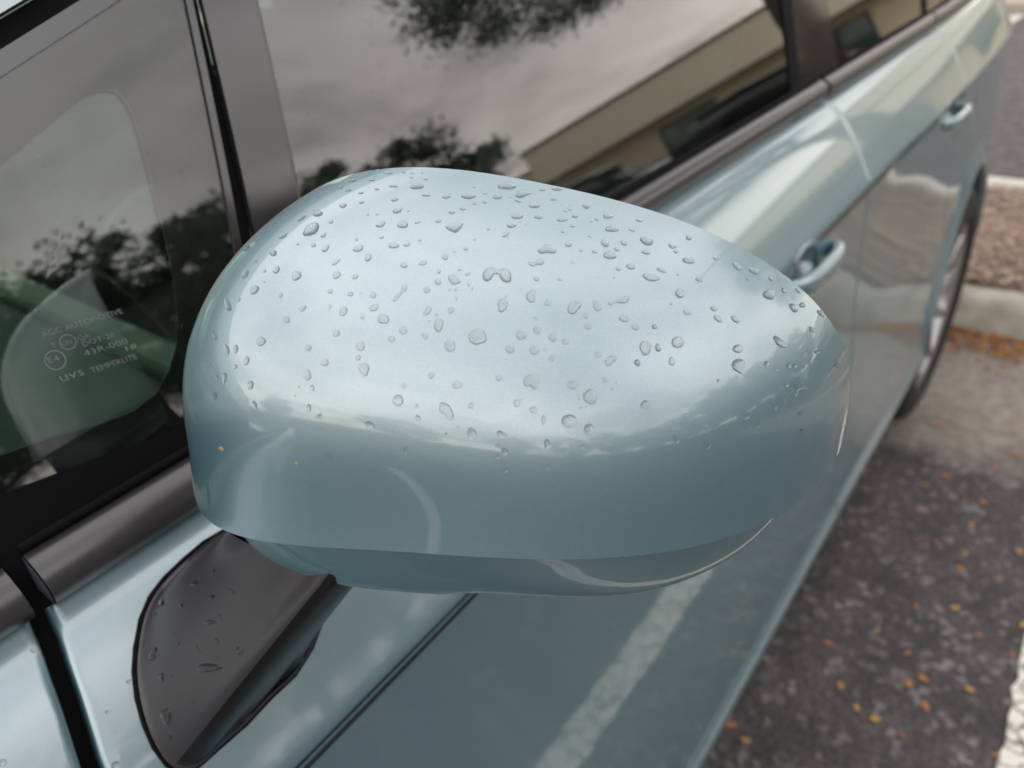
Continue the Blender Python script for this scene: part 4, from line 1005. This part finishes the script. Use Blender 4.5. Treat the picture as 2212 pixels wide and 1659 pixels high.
# centre x, centre y, long width, height, turn in degrees - read off 1000 x 750 crops enlarged 2.212 times
DR = {
'A': [(1163,583,160,95,35),(1220,445,85,55,10),(1080,485,85,35,40),(1440,375,68,40,15),(1600,347,50,26,5),(1890,322,68,36,10),(1912,418,85,48,15),(2007,423,30,18,15),(1768,538,90,50,20),(1960,540,98,66,5),(2088,520,52,26,15),(1655,453,30,20,0),(1737,450,30,20,20),(1335,517,42,30,40),(1268,632,55,40,40),(1183,720,45,38,40),(1287,748,80,48,40),(1573,747,92,62,25),(1658,825,75,60,75),(1775,652,42,26,20),(1556,668,30,28,0),(1880,722,95,55,0),(1995,712,62,42,15),(2110,675,34,24,20),(1378,865,85,35,35),(830,787,70,55,-20),(915,640,80,45,20),(860,935,75,50,55),(757,947,35,25,50),(588,973,85,50,60),(1035,985,95,75,55),(668,1110,95,65,40),(1968,893,60,50,-20),(2135,875,70,45,20),(1383,980,75,60,40),(1545,995,55,45,40),(435,1235,130,50,-70),(1327,1123,45,42,0),(1505,1145,50,45,20),(1702,1152,58,52,80),(1595,1138,22,16,20),(1707,1262,85,62,25),(1442,1295,90,65,60),(1790,1362,108,85,0),(1090,1268,65,45,40),(947,1368,65,55,-60),(533,1193,40,30,50),(1607,1350,38,32,40),(1962,1462,72,68,80),(1382,1490,60,58,0),(725,1557,82,80,0),(1133,1614,62,58,0),(1588,1598,84,84,0),(1862,1536,58,55,0),(2153,1508,72,50,-65),(2168,1108,62,55,30),(1328,1257,40,22,80),(320,1510,70,40,-50),(425,1625,95,45,-65),(505,1625,80,45,85),(895,1158,45,40,20),(1145,262,60,34,25),(1290,185,50,26,20),(1240,288,45,24,20),(1415,218,45,30,0),(1485,243,55,25,0),(1595,265,50,22,0),(1520,160,65,24,10),(1690,155,60,18,0),(1735,232,48,20,0),(1663,117,22,14,0),(1723,120,18,14,0),(1835,95,75,22,0),(1877,205,85,26,0),(2085,208,115,52,5),(1740,70,50,18,10),(1965,88,40,16,0),(2035,130,36,16,0),(2160,145,36,18,0),(2040,95,30,14,0),(2130,90,30,14,0),(600,750,70,45,30),(690,683,35,20,30),(790,570,34,20,30),(880,540,40,20,30),(1045,395,35,18,25),(305,1320,40,25,70),(755,1040,22,20,0),(1045,710,26,24,0),(680,860,30,26,30)],
'B': [(875,207,165,55,0),(540,291,125,55,0),(795,300,78,40,5),(350,296,78,36,10),(172,282,75,32,0),(1185,237,68,24,0),(1310,227,95,36,-5),(1105,172,80,24,0),(685,270,42,18,0),(592,215,34,16,0),(970,333,65,26,-15),(912,300,45,14,0),(1282,320,55,26,0),(592,357,44,24,0),(680,345,38,28,-30),(1115,375,98,45,0),(395,430,62,38,0),(493,402,55,30,0),(965,468,104,48,0),(1153,473,78,38,0),(1357,498,95,34,5),(1470,466,56,36,0),(918,543,86,54,5),(987,520,16,12,0),(1045,543,22,16,0),(1447,551,54,28,-10),(1425,408,42,20,0),(1380,422,34,18,-20),(1355,368,18,10,0),(1427,372,14,9,0),(1565,380,66,44,-20),(1660,495,46,26,0),(1612,513,28,20,0),(1755,468,95,40,-5),(280,508,54,34,20),(868,625,85,32,40),(888,657,20,16,0),(715,580,34,20,40),(597,668,36,16,30),(1365,600,34,28,0),(1413,713,62,46,0),(1520,765,36,22,-10),(1445,768,18,12,0),(1640,775,50,30,-10),(1732,700,80,66,-60),(1773,805,115,78,0),(1832,757,54,30,-25),(1893,700,66,44,-40),(1790,578,120,56,0),(1598,642,44,18,0),(2095,680,120,80,-20),(2088,780,80,44,-5),(2027,503,60,30,-15),(1965,588,60,26,-25),(1953,905,82,52,-15),(1848,925,48,42,0),(2128,1000,150,66,-15),(1810,1002,22,16,0),(1447,868,36,20,0),(338,822,62,54,80),(520,750,44,36,20),(420,775,28,22,0),(285,950,40,32,80),(535,972,56,24,25),(465,932,32,26,0),(1132,1013,48,46,0),(1337,1018,56,24,-5),(275,1040,58,54,0),(430,1107,30,30,0),(380,1107,24,24,0),(542,1060,42,24,-75),(575,1097,36,18,-80),(437,1188,40,20,85),(868,1163,22,22,0),(1228,1225,58,44,15),(1565,1335,48,44,0),(1895,1358,90,60,-5),(1583,1422,66,64,0),(1130,1350,40,38,0),(185,1292,100,52,50),(388,1285,60,52,40),(263,1325,36,26,80),(195,1382,24,20,80),(280,1413,122,80,85),(1000,1500,92,90,0),(1138,1457,68,64,0),(1275,1520,80,74,-70),(1385,1555,64,58,0),(902,1622,80,78,0),(1113,1637,84,76,0),(1992,1433,66,56,-20),(2162,1430,44,44,0),(2082,1615,128,106,85),(2192,1612,74,44,-70),(1212,1632,24,22,0),(1198,945,14,12,0),(1255,965,16,12,0)],
'C': [(690,390,52,46,-40),(547,463,76,38,-15),(577,510,44,32,-20),(690,588,112,58,-5),(920,568,44,28,-15),(1110,640,90,48,-40),(1257,680,100,48,-15),(1403,745,50,34,-45),(780,753,70,38,-20),(597,710,30,24,0),(613,873,88,80,0),(538,960,34,28,80),(675,1040,72,42,-20),(910,1005,66,46,-10),(945,1093,90,52,-40),(1098,1100,90,50,-30),(1390,885,110,90,0),(1605,1000,100,60,-45),(1680,975,60,50,0),(1640,850,50,36,-50),(1520,850,60,40,-60),(1762,1190,64,36,-50),(1485,1300,150,66,-40),(1805,1385,48,40,0),(1680,1420,30,28,0),(1975,1495,56,44,-60),(1117,1357,92,76,0),(595,1300,112,104,0),(420,1347,76,44,-85),(243,1477,58,50,-80),(543,1467,74,58,-80),(390,1165,42,42,0),(1368,1488,58,44,-70),(1457,1535,36,24,-80),(1560,1505,50,40,-60),(1613,1505,44,40,0),(1840,1050,90,36,-40),(455,670,90,44,-20),(1205,750,34,24,0),(895,790,14,12,0)],
'D': [(1573,262,52,46,80),(1280,303,72,66,0),(1130,415,96,62,85),(597,290,80,55,80),(632,502,78,60,80),(500,340,40,40,0),(408,440,100,40,85),(318,598,80,48,80),(275,320,34,34,0),(1170,527,60,36,-75),(1055,517,24,24,0),(1143,703,80,36,-85),(670,675,80,40,-75),(1232,780,64,42,75),(1968,507,46,40,80),(1918,634,104,96,80),(2082,680,44,28,85),(2090,790,60,42,-80),(1670,850,90,60,-30),(1240,888,30,26,0),(1252,988,38,24,85),(1310,1135,84,40,-80),(1985,1072,76,36,-80),(1627,1083,30,20,80),(2147,990,24,18,80),(135,650,40,30,0),(150,745,40,24,80),(340,430,30,30,0),(1020,595,30,16,85),(1385,1485,20,14,0),(1475,1455,18,12,0),(1525,1600,18,14,0)],
'E': [(1268,265,62,54,80),(1668,235,56,52,0),(2010,307,60,48,-70),(805,435,66,48,-85),(442,497,88,70,10),(217,415,60,50,80),(1447,498,88,76,0),(1605,602,140,124,85),(1728,457,52,46,0),(1795,540,30,24,90),(1835,478,26,18,90),(1510,617,30,30,0),(1570,690,20,16,80),(965,658,68,66,0),(565,681,52,50,0),(1107,718,66,64,0),(1195,808,96,36,88),(1418,815,130,126,0),(1592,887,100,92,-60),(570,925,112,76,-75),(450,867,28,18,85),(343,932,38,28,85),(790,1033,52,24,88),(855,1080,78,54,88),(793,1120,54,30,-80),(1227,1015,92,54,-82),(1530,1035,42,30,88),(862,1235,56,46,-80),(1228,1218,52,36,88),(1303,1360,66,36,-65),(533,1125,44,22,-85),(1453,1608,36,30,-80),(1085,1587,24,20,0),(1520,700,30,24,0),(1018,668,16,14,0),(1005,625,20,14,88),(2083,1435,14,12,0),(2085,670,90,70,0)],
'F': [(1318,495,56,42,-70),(1300,640,64,36,-75),(1218,680,80,46,-80),(958,768,82,76,0),(1443,750,52,44,80),(1070,845,56,44,-60),(357,977,76,50,-70),(632,1018,90,66,85),(742,1075,40,34,0),(845,1080,30,22,85),(790,858,50,18,-80),(1253,880,50,22,-80),(1450,905,44,24,-80),(765,1375,74,26,-82),(703,1415,22,16,85),(722,1552,24,22,0),(775,1560,28,24,0),(727,465,34,28,80),(458,760,30,24,85),(668,1195,26,14,-80),(753,1195,26,18,0)]}
SP = [
('A', [(1870,1195),(1880,1210),(1905,1200),(1950,1140),(1990,1110),(1998,1080),(1980,1066),(1958,1075),(1940,1115),(1895,1165)], 'thin dumbbell shaped water droplet on the bright face of the mirror cover'),
('B', [(950,290),(965,262),(1010,245),(1080,258),(1088,272),(1050,285),(1015,305),(975,308)], 'kidney shaped water droplet just under the top rim of the mirror'),
('B', [(340,555),(385,525),(440,515),(495,520),(492,545),(465,585),(430,613),(390,600),(350,575)], 'fish shaped water droplet below the top rim of the mirror cover'),
('B', [(1146,780),(1150,755),(1185,725),(1220,708),(1270,722),(1302,750),(1305,780),(1280,795),(1225,788),(1180,795)], 'hat shaped water droplet with a flat base high on the mirror cover'),
('B', [(1050,850),(1060,862),(1075,895),(1105,907),(1140,890),(1180,890),(1198,868),(1185,842),(1150,838),(1125,862),(1095,870)], 'wavy boomerang water droplet just below the hat shaped droplet'),
('B', [(365,1005),(385,1050),(425,1063),(460,1050),(475,1030),(450,1010),(435,985),(400,972),(375,980)], 'lumpy boot shaped water droplet left of the arch shaped droplet'),
('B', [(663,990),(672,1020),(705,1037),(735,1020),(760,980),(785,972),(808,985),(830,1025),(865,1043),(905,1040),(915,1000),(900,945),(860,915),(820,925),(775,920),(735,908),(690,925),(668,955)], 'large arch shaped water droplet in the middle of the mirror cover'),
('B', [(797,1215),(802,1290),(825,1306),(860,1285),(882,1240),(875,1200),(848,1183),(815,1190)], 'pointed teardrop below the arch shaped droplet on the mirror'),
('B', [(1047,1140),(1047,1185),(1065,1212),(1090,1222),(1115,1210),(1122,1185),(1112,1150),(1130,1115),(1110,1105),(1075,1112)], 'comma shaped water droplet right of the pointed teardrop'),
('B', [(1403,1280),(1412,1310),(1445,1322),(1478,1312),(1487,1285),(1515,1265),(1527,1230),(1510,1205),(1465,1205),(1420,1235)], 'bean shaped water droplet on the right of the bright mirror face'),
('B', [(1615,1212),(1632,1235),(1628,1262),(1650,1288),(1680,1290),(1703,1268),(1695,1240),(1660,1210),(1635,1200)], 'pear shaped water droplet between the bean and the long wavy droplet'),
('B', [(1760,1215),(1762,1240),(1785,1243),(1810,1225),(1850,1222),(1895,1228),(1930,1205),(1945,1170),(1915,1155),(1885,1165),(1840,1190),(1800,1200)], 'long wavy water droplet on the right side of the mirror cover'),
('B', [(540,1510),(552,1555),(600,1587),(645,1580),(690,1562),(698,1520),(680,1480),(655,1450),(610,1445),(565,1470)], 'big squarish water droplet below the pointed teardrop'),
('B', [(310,1615),(335,1608),(352,1635),(380,1650),(415,1635),(425,1590),(405,1550),(365,1540),(340,1560),(330,1590)], 'faint hooked water droplet left of the big squarish droplet'),
('C', [(1062,1500),(1085,1545),(1115,1560),(1140,1578),(1165,1570),(1170,1530),(1180,1490),(1165,1455),(1125,1443),(1085,1455)], 'big drooping water droplet near the outer end of the mirror'),
('D', [(1570,355),(1600,400),(1630,425),(1655,410),(1660,385),(1670,350),(1655,318),(1615,308),(1580,325)], 'heart shaped water droplet on the left of the bright mirror face'),
('E', [(1730,290),(1735,325),(1760,340),(1785,320),(1830,280),(1828,250),(1800,237),(1762,250)], 'half moon water droplet on the right of the bright mirror face'),
('E', [(1018,475),(1035,508),(1080,512),(1115,540),(1145,515),(1152,440),(1130,412),(1085,408),(1040,428)], 'rounded water droplet with a pointed tail at the mirror centre'),
('E', [(287,690),(290,735),(330,755),(355,800),(385,810),(410,785),(405,735),(375,680),(320,648),(295,660)], 'leaning bean water droplet low on the bright mirror face'),
('E', [(788,920),(800,950),(840,968),(872,960),(877,935),(845,915),(820,897),(795,900)], 'jelly bean water droplet where the mirror cover turns dark'),
('F', [(1378,480),(1395,530),(1380,590),(1405,600),(1425,550),(1470,530),(1500,540),(1490,500),(1450,505),(1415,465)], 'star shaped splash of water at the outer end of the mirror'),
]
drng = random.Random(9)
def drop_mesh(poly, bvh, hk=0.36, lift=None):
    """poly in picture points (2212 px print); returns (mesh verts, faces, centre, radius) or None"""
    n = len(poly); dense = catmull(list(poly) + [poly[0], poly[1], poly[2]], 4)[4:4 + n * 4]
    if n >= 20: dense = [np.array(p, float) for p in poly]
    dense = [np.array(p) for p in dense]
    ar = 0.5 * sum(dense[i][0] * dense[(i + 1) % len(dense)][1] - dense[(i + 1) % len(dense)][0] * dense[i][1] for i in range(len(dense)))
    if ar < 0: dense.reverse(); ar = -ar
    mn, mxx = np.min(dense, 0), np.max(dense, 0); w_ = max(1e-6, min(mxx - mn)); big = ar > 120
    step = math.sqrt(ar) / (9 if big else 5.5)
    pts = [Vector((p[0], p[1])) for p in dense]; nbp = len(pts); edges = [(i, (i + 1) % nbp) for i in range(nbp)]
    def inside(x, y):
        c = False; j = nbp - 1
        for i in range(nbp):
            a, b = dense[i], dense[j]
            if (a[1] > y) != (b[1] > y) and x < (b[0] - a[0]) * (y - a[1]) / (b[1] - a[1]) + a[0]: c = not c
            j = i
        return c
    D = np.array(dense); y = mn[1] + step * 0.5; r_ = 0
    while y < mxx[1]:
        x = mn[0] + step * (0.25 if r_ % 2 else 0.75)
        while x < mxx[0]:
            if inside(x, y) and np.min(np.hypot(D[:, 0] - x, D[:, 1] - y)) > step * 0.45: pts.append(Vector((x, y)))
            x += step
        y += step * 0.87; r_ += 1
    vo, eo, fo, *_r = delaunay_2d_cdt(pts, edges, [tuple(range(nbp))], 1, 1e-7)
    if len(vo) != len(pts): return None
    P3 = []; N3 = []
    for p in vo:
        h_, n_ = hit(bvh, p.x, p.y)
        if h_ is None: return None
        if n_.dot(h_ - CAMP) > 0: n_ = -n_
        P3.append(h_); N3.append(n_)
    m_ = len(P3)
    # membrane height: solve the pressure equation over the triangulation
    Lp = np.zeros((m_, m_)); ar3 = 0.0
    for f in fo:
        for i in range(len(f)):
            a, b = f[i], f[(i + 1) % len(f)]; Lp[a, b] = Lp[b, a] = 1
        ar3 += ((P3[f[1]] - P3[f[0]]).cross(P3[f[2]] - P3[f[0]])).length / 2
    A_ = np.diag(Lp.sum(1)) - Lp; I = list(range(nbp, m_))
    u = np.zeros(m_)
    if I: u[I] = np.linalg.solve(A_[np.ix_(I, I)] + 1e-9 * np.eye(len(I)), np.ones(len(I)))
    u = np.sqrt(np.maximum(u, 0) / max(u.max(), 1e-9)) ** 1.0
    r3 = math.sqrt(ar3 / math.pi); hm = hk * r3
    nm = sum(N3, Vector()).normalized()
    V = [P3[i] + (N3[i] * 0.4 + nm * 0.6).normalized() * (hm * u[i] - (0.00003 if i < nbp else 0)) for i in range(m_)]
    return V, [tuple(f) for f in fo], sum(P3, Vector()) / m_, r3, ar
def put_drop(res, name, m):
    V, Fc, c, r3, ar = res; me = bpy.data.meshes.new(name); me.from_pydata([tuple(v - c) for v in V], [], Fc); me.update()
    bm = bmesh.new(); bm.from_mesh(me); bmesh.ops.recalc_face_normals(bm, faces=bm.faces)
    s = sum((f.normal.dot(CAMP - c) for f in bm.faces))
    if s < 0: bmesh.ops.reverse_faces(bm, faces=bm.faces)
    bm.to_mesh(me); bm.free()
    o_ = link(name, me, m); o_.location = c; return o_
def pxp(reg, x, y): o_ = REG[reg]; return ((o_[0] + x * 1000 / 2212) / 1.8228, (o_[1] + y * 1000 / 2212) / 1.8228)
drops = []
for reg, poly, lab in SP:
    res = drop_mesh([pxp(reg, *p) for p in poly], cover_bvh, 0.26)
    if res is None: print('special miss', lab); continue
    tag(put_drop(res, 'water_droplet', WATER), lab, 'water droplet', 'water droplets on the mirror cover')
def blob(x, y, w_, h_, ang, rg, n=12, rough=0.10):
    a0 = R(ang); ph = rg.uniform(0, 6.28); k2, k3 = rg.uniform(-rough, rough), rg.uniform(-rough, rough) * 0.8; o_ = []
    for k in range(n):
        a = 2 * math.pi * k / n; q = 1 + k2 * math.cos(2 * a + ph) * 0.6 + k3 * math.cos(3 * a + 2 * ph) + rg.uniform(-0.02, 0.02)
        u, v = w_ / 2 * q * math.cos(a), h_ / 2 * q * math.sin(a)
        o_.append((x + u * math.cos(a0) + v * math.sin(a0), y - u * math.sin(a0) + v * math.cos(a0)))
    return o_
miss = 0; recs = []
for reg, lst in DR.items():
    for x, y, w_, h_, ang in lst:
        res = drop_mesh([pxp(reg, *p) for p in blob(x, y, max(w_, 16), max(h_, 12), ang, drng)], cover_bvh, 0.28 if w_ > 60 else 0.33)
        if res is None or res[3] > 0.006: miss += 1; continue
        px_, py_ = pxp(reg, x, y)
        zone = 'on the top rim of the mirror' if py_ < 440 - max(0, 700 - px_) * -0.30 and py_ < 430 + max(0, px_ - 1300) * 0.42 else ('on the inner shoulder of the mirror' if px_ < 545 else ('at the outer end of the mirror' if px_ > 1560 else ('on the shaded lower face of the mirror' if py_ > 905 else ('on the upper bright face of the mirror' if py_ < 640 else 'on the middle of the mirror face'))))
        size = 'tiny' if w_ * h_ < 900 else 'small' if w_ * h_ < 2600 else 'medium' if w_ * h_ < 5200 else 'large'
        shp = 'round' if w_ / h_ < 1.22 else 'oval' if w_ / h_ < 1.9 else 'slender'
        recs.append((zone, size, shp, px_, res))
print('drops', len(recs), 'missed', miss)
keys = {}
for r_ in recs: keys.setdefault(r_[:3], []).append(r_)
for k, lst in keys.items():
    lst.sort(key=lambda r_: r_[3])
    for i, r_ in enumerate(lst):
        zone, size, shp = k
        lab = '%s %s water droplet %s' % (size, shp, zone)
        if len(lst) > 1: lab += ', %s from the left' % ordn[i]
        tag(put_drop(r_[4], 'water_droplet', WATER), lab, 'water droplet', 'water droplets on the mirror cover')

# drops on the foot: read off the lower left crop (1344 px wide, enlarged 1.646 times)
FD = [(1040,590,70,36,60,'upper'),(985,920,95,60,65,''),(1010,660,30,22,50,''),(1175,605,34,26,40,''),(1260,465,52,36,10,''),(1380,390,44,24,70,''),(1375,555,48,28,70,''),(1505,515,46,30,-40,''),(1360,715,66,34,15,''),(1430,680,44,28,-50,''),(1130,790,22,14,70,''),(1155,855,36,20,70,''),(1405,835,36,28,50,''),(1285,890,46,20,-50,''),(1405,940,28,20,0,''),(1350,1010,150,64,5,''),(1550,900,54,50,50,''),(1045,1070,44,54,0,''),(1110,1065,26,20,0,''),(1075,1325,110,78,-70,''),(985,1385,30,16,-30,''),(1090,1465,60,40,40,''),(1245,1235,30,20,60,''),(1210,1370,34,18,-50,'')]
frec = []
for x, y, w_, h_, ang, _t in FD:
    res = drop_mesh([((q[0]) / 3, 1106 + q[1] / 3) for q in blob(x, y, w_, h_, ang, drng, rough=0.22)], foot_bvh, 0.24)
    if res is None: print('foot miss', x, y); continue
    frec.append((y, 'tiny' if w_ * h_ < 700 else 'small' if w_ * h_ < 2200 else 'large', res))
keys = {}
for r_ in sorted(frec, key=lambda q: q[0]): keys.setdefault(r_[1], []).append(r_)
for k, lst in keys.items():
    for i, r_ in enumerate(lst):
        tag(put_drop(r_[2], 'water_droplet', WATER), '%s water droplet on the black mirror foot, %s from the top' % (k, ordn[i]), 'water droplet', 'water droplets on the black mirror foot')

# a few drops on the door shoulder, the wing and the belt moulding
def bvh_of(o): b_ = bmesh.new(); b_.from_mesh(o.data); v_ = BVHTree.FromBMesh(b_); b_.free(); return v_
for o_, lst, where in ((fdoor, [(838,1100,40,30,0),(750,1640,60,50,20),(695,1300,32,26,40),(1120,225,30,14,20)], 'on the pale door beside the mirror foot'), (fender, [(310,765,30,22,10),(222,835,50,36,10),(215,895,42,34,0),(22,1625,56,46,30)], 'on the wing left of the black gap'), (bpy.data.objects['belt_moulding'], [(775,255,44,34,50),(715,270,20,14,0),(670,308,18,14,0),(755,300,26,20,30),(710,180,26,14,10),(590,250,22,12,20),(1030,70,20,16,0)], 'on the black belt moulding')):
    bb_ = bvh_of(o_); n_ok = 0
    for x, y, w_, h_, ang in sorted(lst):
        res = drop_mesh([(q[0] / 3, 1106 + q[1] / 3) for q in blob(x, y, w_, h_, ang, drng)], bb_, 0.34)
        if res is None: continue
        tag(put_drop(res, 'water_droplet', WATER), 'small water droplet %s, %s from the left' % (where, ordn[n_ok]), 'water droplet', 'water droplets beside the mirror'); n_ok += 1

# specks of orange pollen and dirt stuck to the cover
SPECK = mat('orange_dirt', (0.42, 0.24, 0.07), 0.9, noise=(2500, 3, (0.22, 0.12, 0.05), (0.48, 0.36, 0.20)))
for (x, y, s), lab in (((380, 1055, 46), 'round orange dirt speck low on the inner end of the mirror cover'), ((1030, 1180, 34), 'long orange dirt speck right of the round speck on the mirror')):
    res = drop_mesh([pxp('D', *p) for p in blob(x, y, s, s * (0.95 if s > 40 else 1.4), 5, drng, n=16, rough=0.35)], cover_bvh, 0.06)
    if res: tag(put_drop(res, 'dirt_speck', SPECK), lab, 'dirt speck')

# tiny drops stuck to the side glass and trims (too small to single out)
def glass_spots(name, parent, pxs, rr):
    V = []; Fc = []
    for (px, py), r_ in pxs:
        x, z = px_glass(px, py); i0 = len(V); c = gpt(x, z, 0.0); n_ = gnorm(z)
        e1 = Vector((1, 0, 0)); e2 = n_.cross(e1)
        for s, h_ in ((1.0, 0.0), (0.75, 0.45), (0.3, 0.62)):
            for k in range(8):
                a = 2 * math.pi * k / 8; V.append(Vector(c) + (e1 * math.cos(a) + e2 * math.sin(a) * 1.4) * r_ * s + n_ * r_ * h_)
        V.append(Vector(c) + n_ * r_ * 0.66)
        for q in range(2):
            for k in range(8): Fc.append((i0 + q * 8 + k, i0 + q * 8 + (k + 1) % 8, i0 + (q + 1) * 8 + (k + 1) % 8, i0 + (q + 1) * 8 + k))
        Fc += [(i0 + 16 + k, i0 + 16 + (k + 1) % 8, i0 + 24) for k in range(8)]
    V = [(v.x, v.y, v.z + H) for v in V]
    o_ = mesh(name, V, Fc, WATER); tag(o_, kind='stuff')
gr = random.Random(4); gs = []
for x, y in [(900,140),(935,215),(1060,345),(1075,390),(1035,685),(1165,160),(1130,70),(1145,100),(1185,232),(825,630),(905,655),(872,720),(892,795),(893,870),(922,885),(955,990),(1000,1140),(1015,1180),(1275,785),(1330,905),(1355,970),(1195,1175),(250,1005),(290,1078),(210,935),(322,1135),(350,1195),(1535,70),(1550,105),(1575,148),(780,1292),(990,1105),(1175,1110),(1395,1050)]:
    gs.append(((x / 3, y / 3), 0.00028 * gr.uniform(0.7, 1.5)))
for x, y in [(1970,600),(1985,660),(2000,740),(2030,780),(1950,765),(2055,840)]: gs.append(((x / 3, y / 3), 0.0004))
for x, y in [(200,280),(255,430),(272,515),(455,465),(425,305),(210,590),(225,640),(150,130)]: gs.append(((737 + x / 3, y / 3), 0.0005))
for _ in range(60): gs.append(((gr.uniform(560, 1100), gr.uniform(0, 330)), 0.0002 * gr.uniform(0.6, 1.4)))
glass_spots('fine_rain_drops', None, gs, 0.0004)
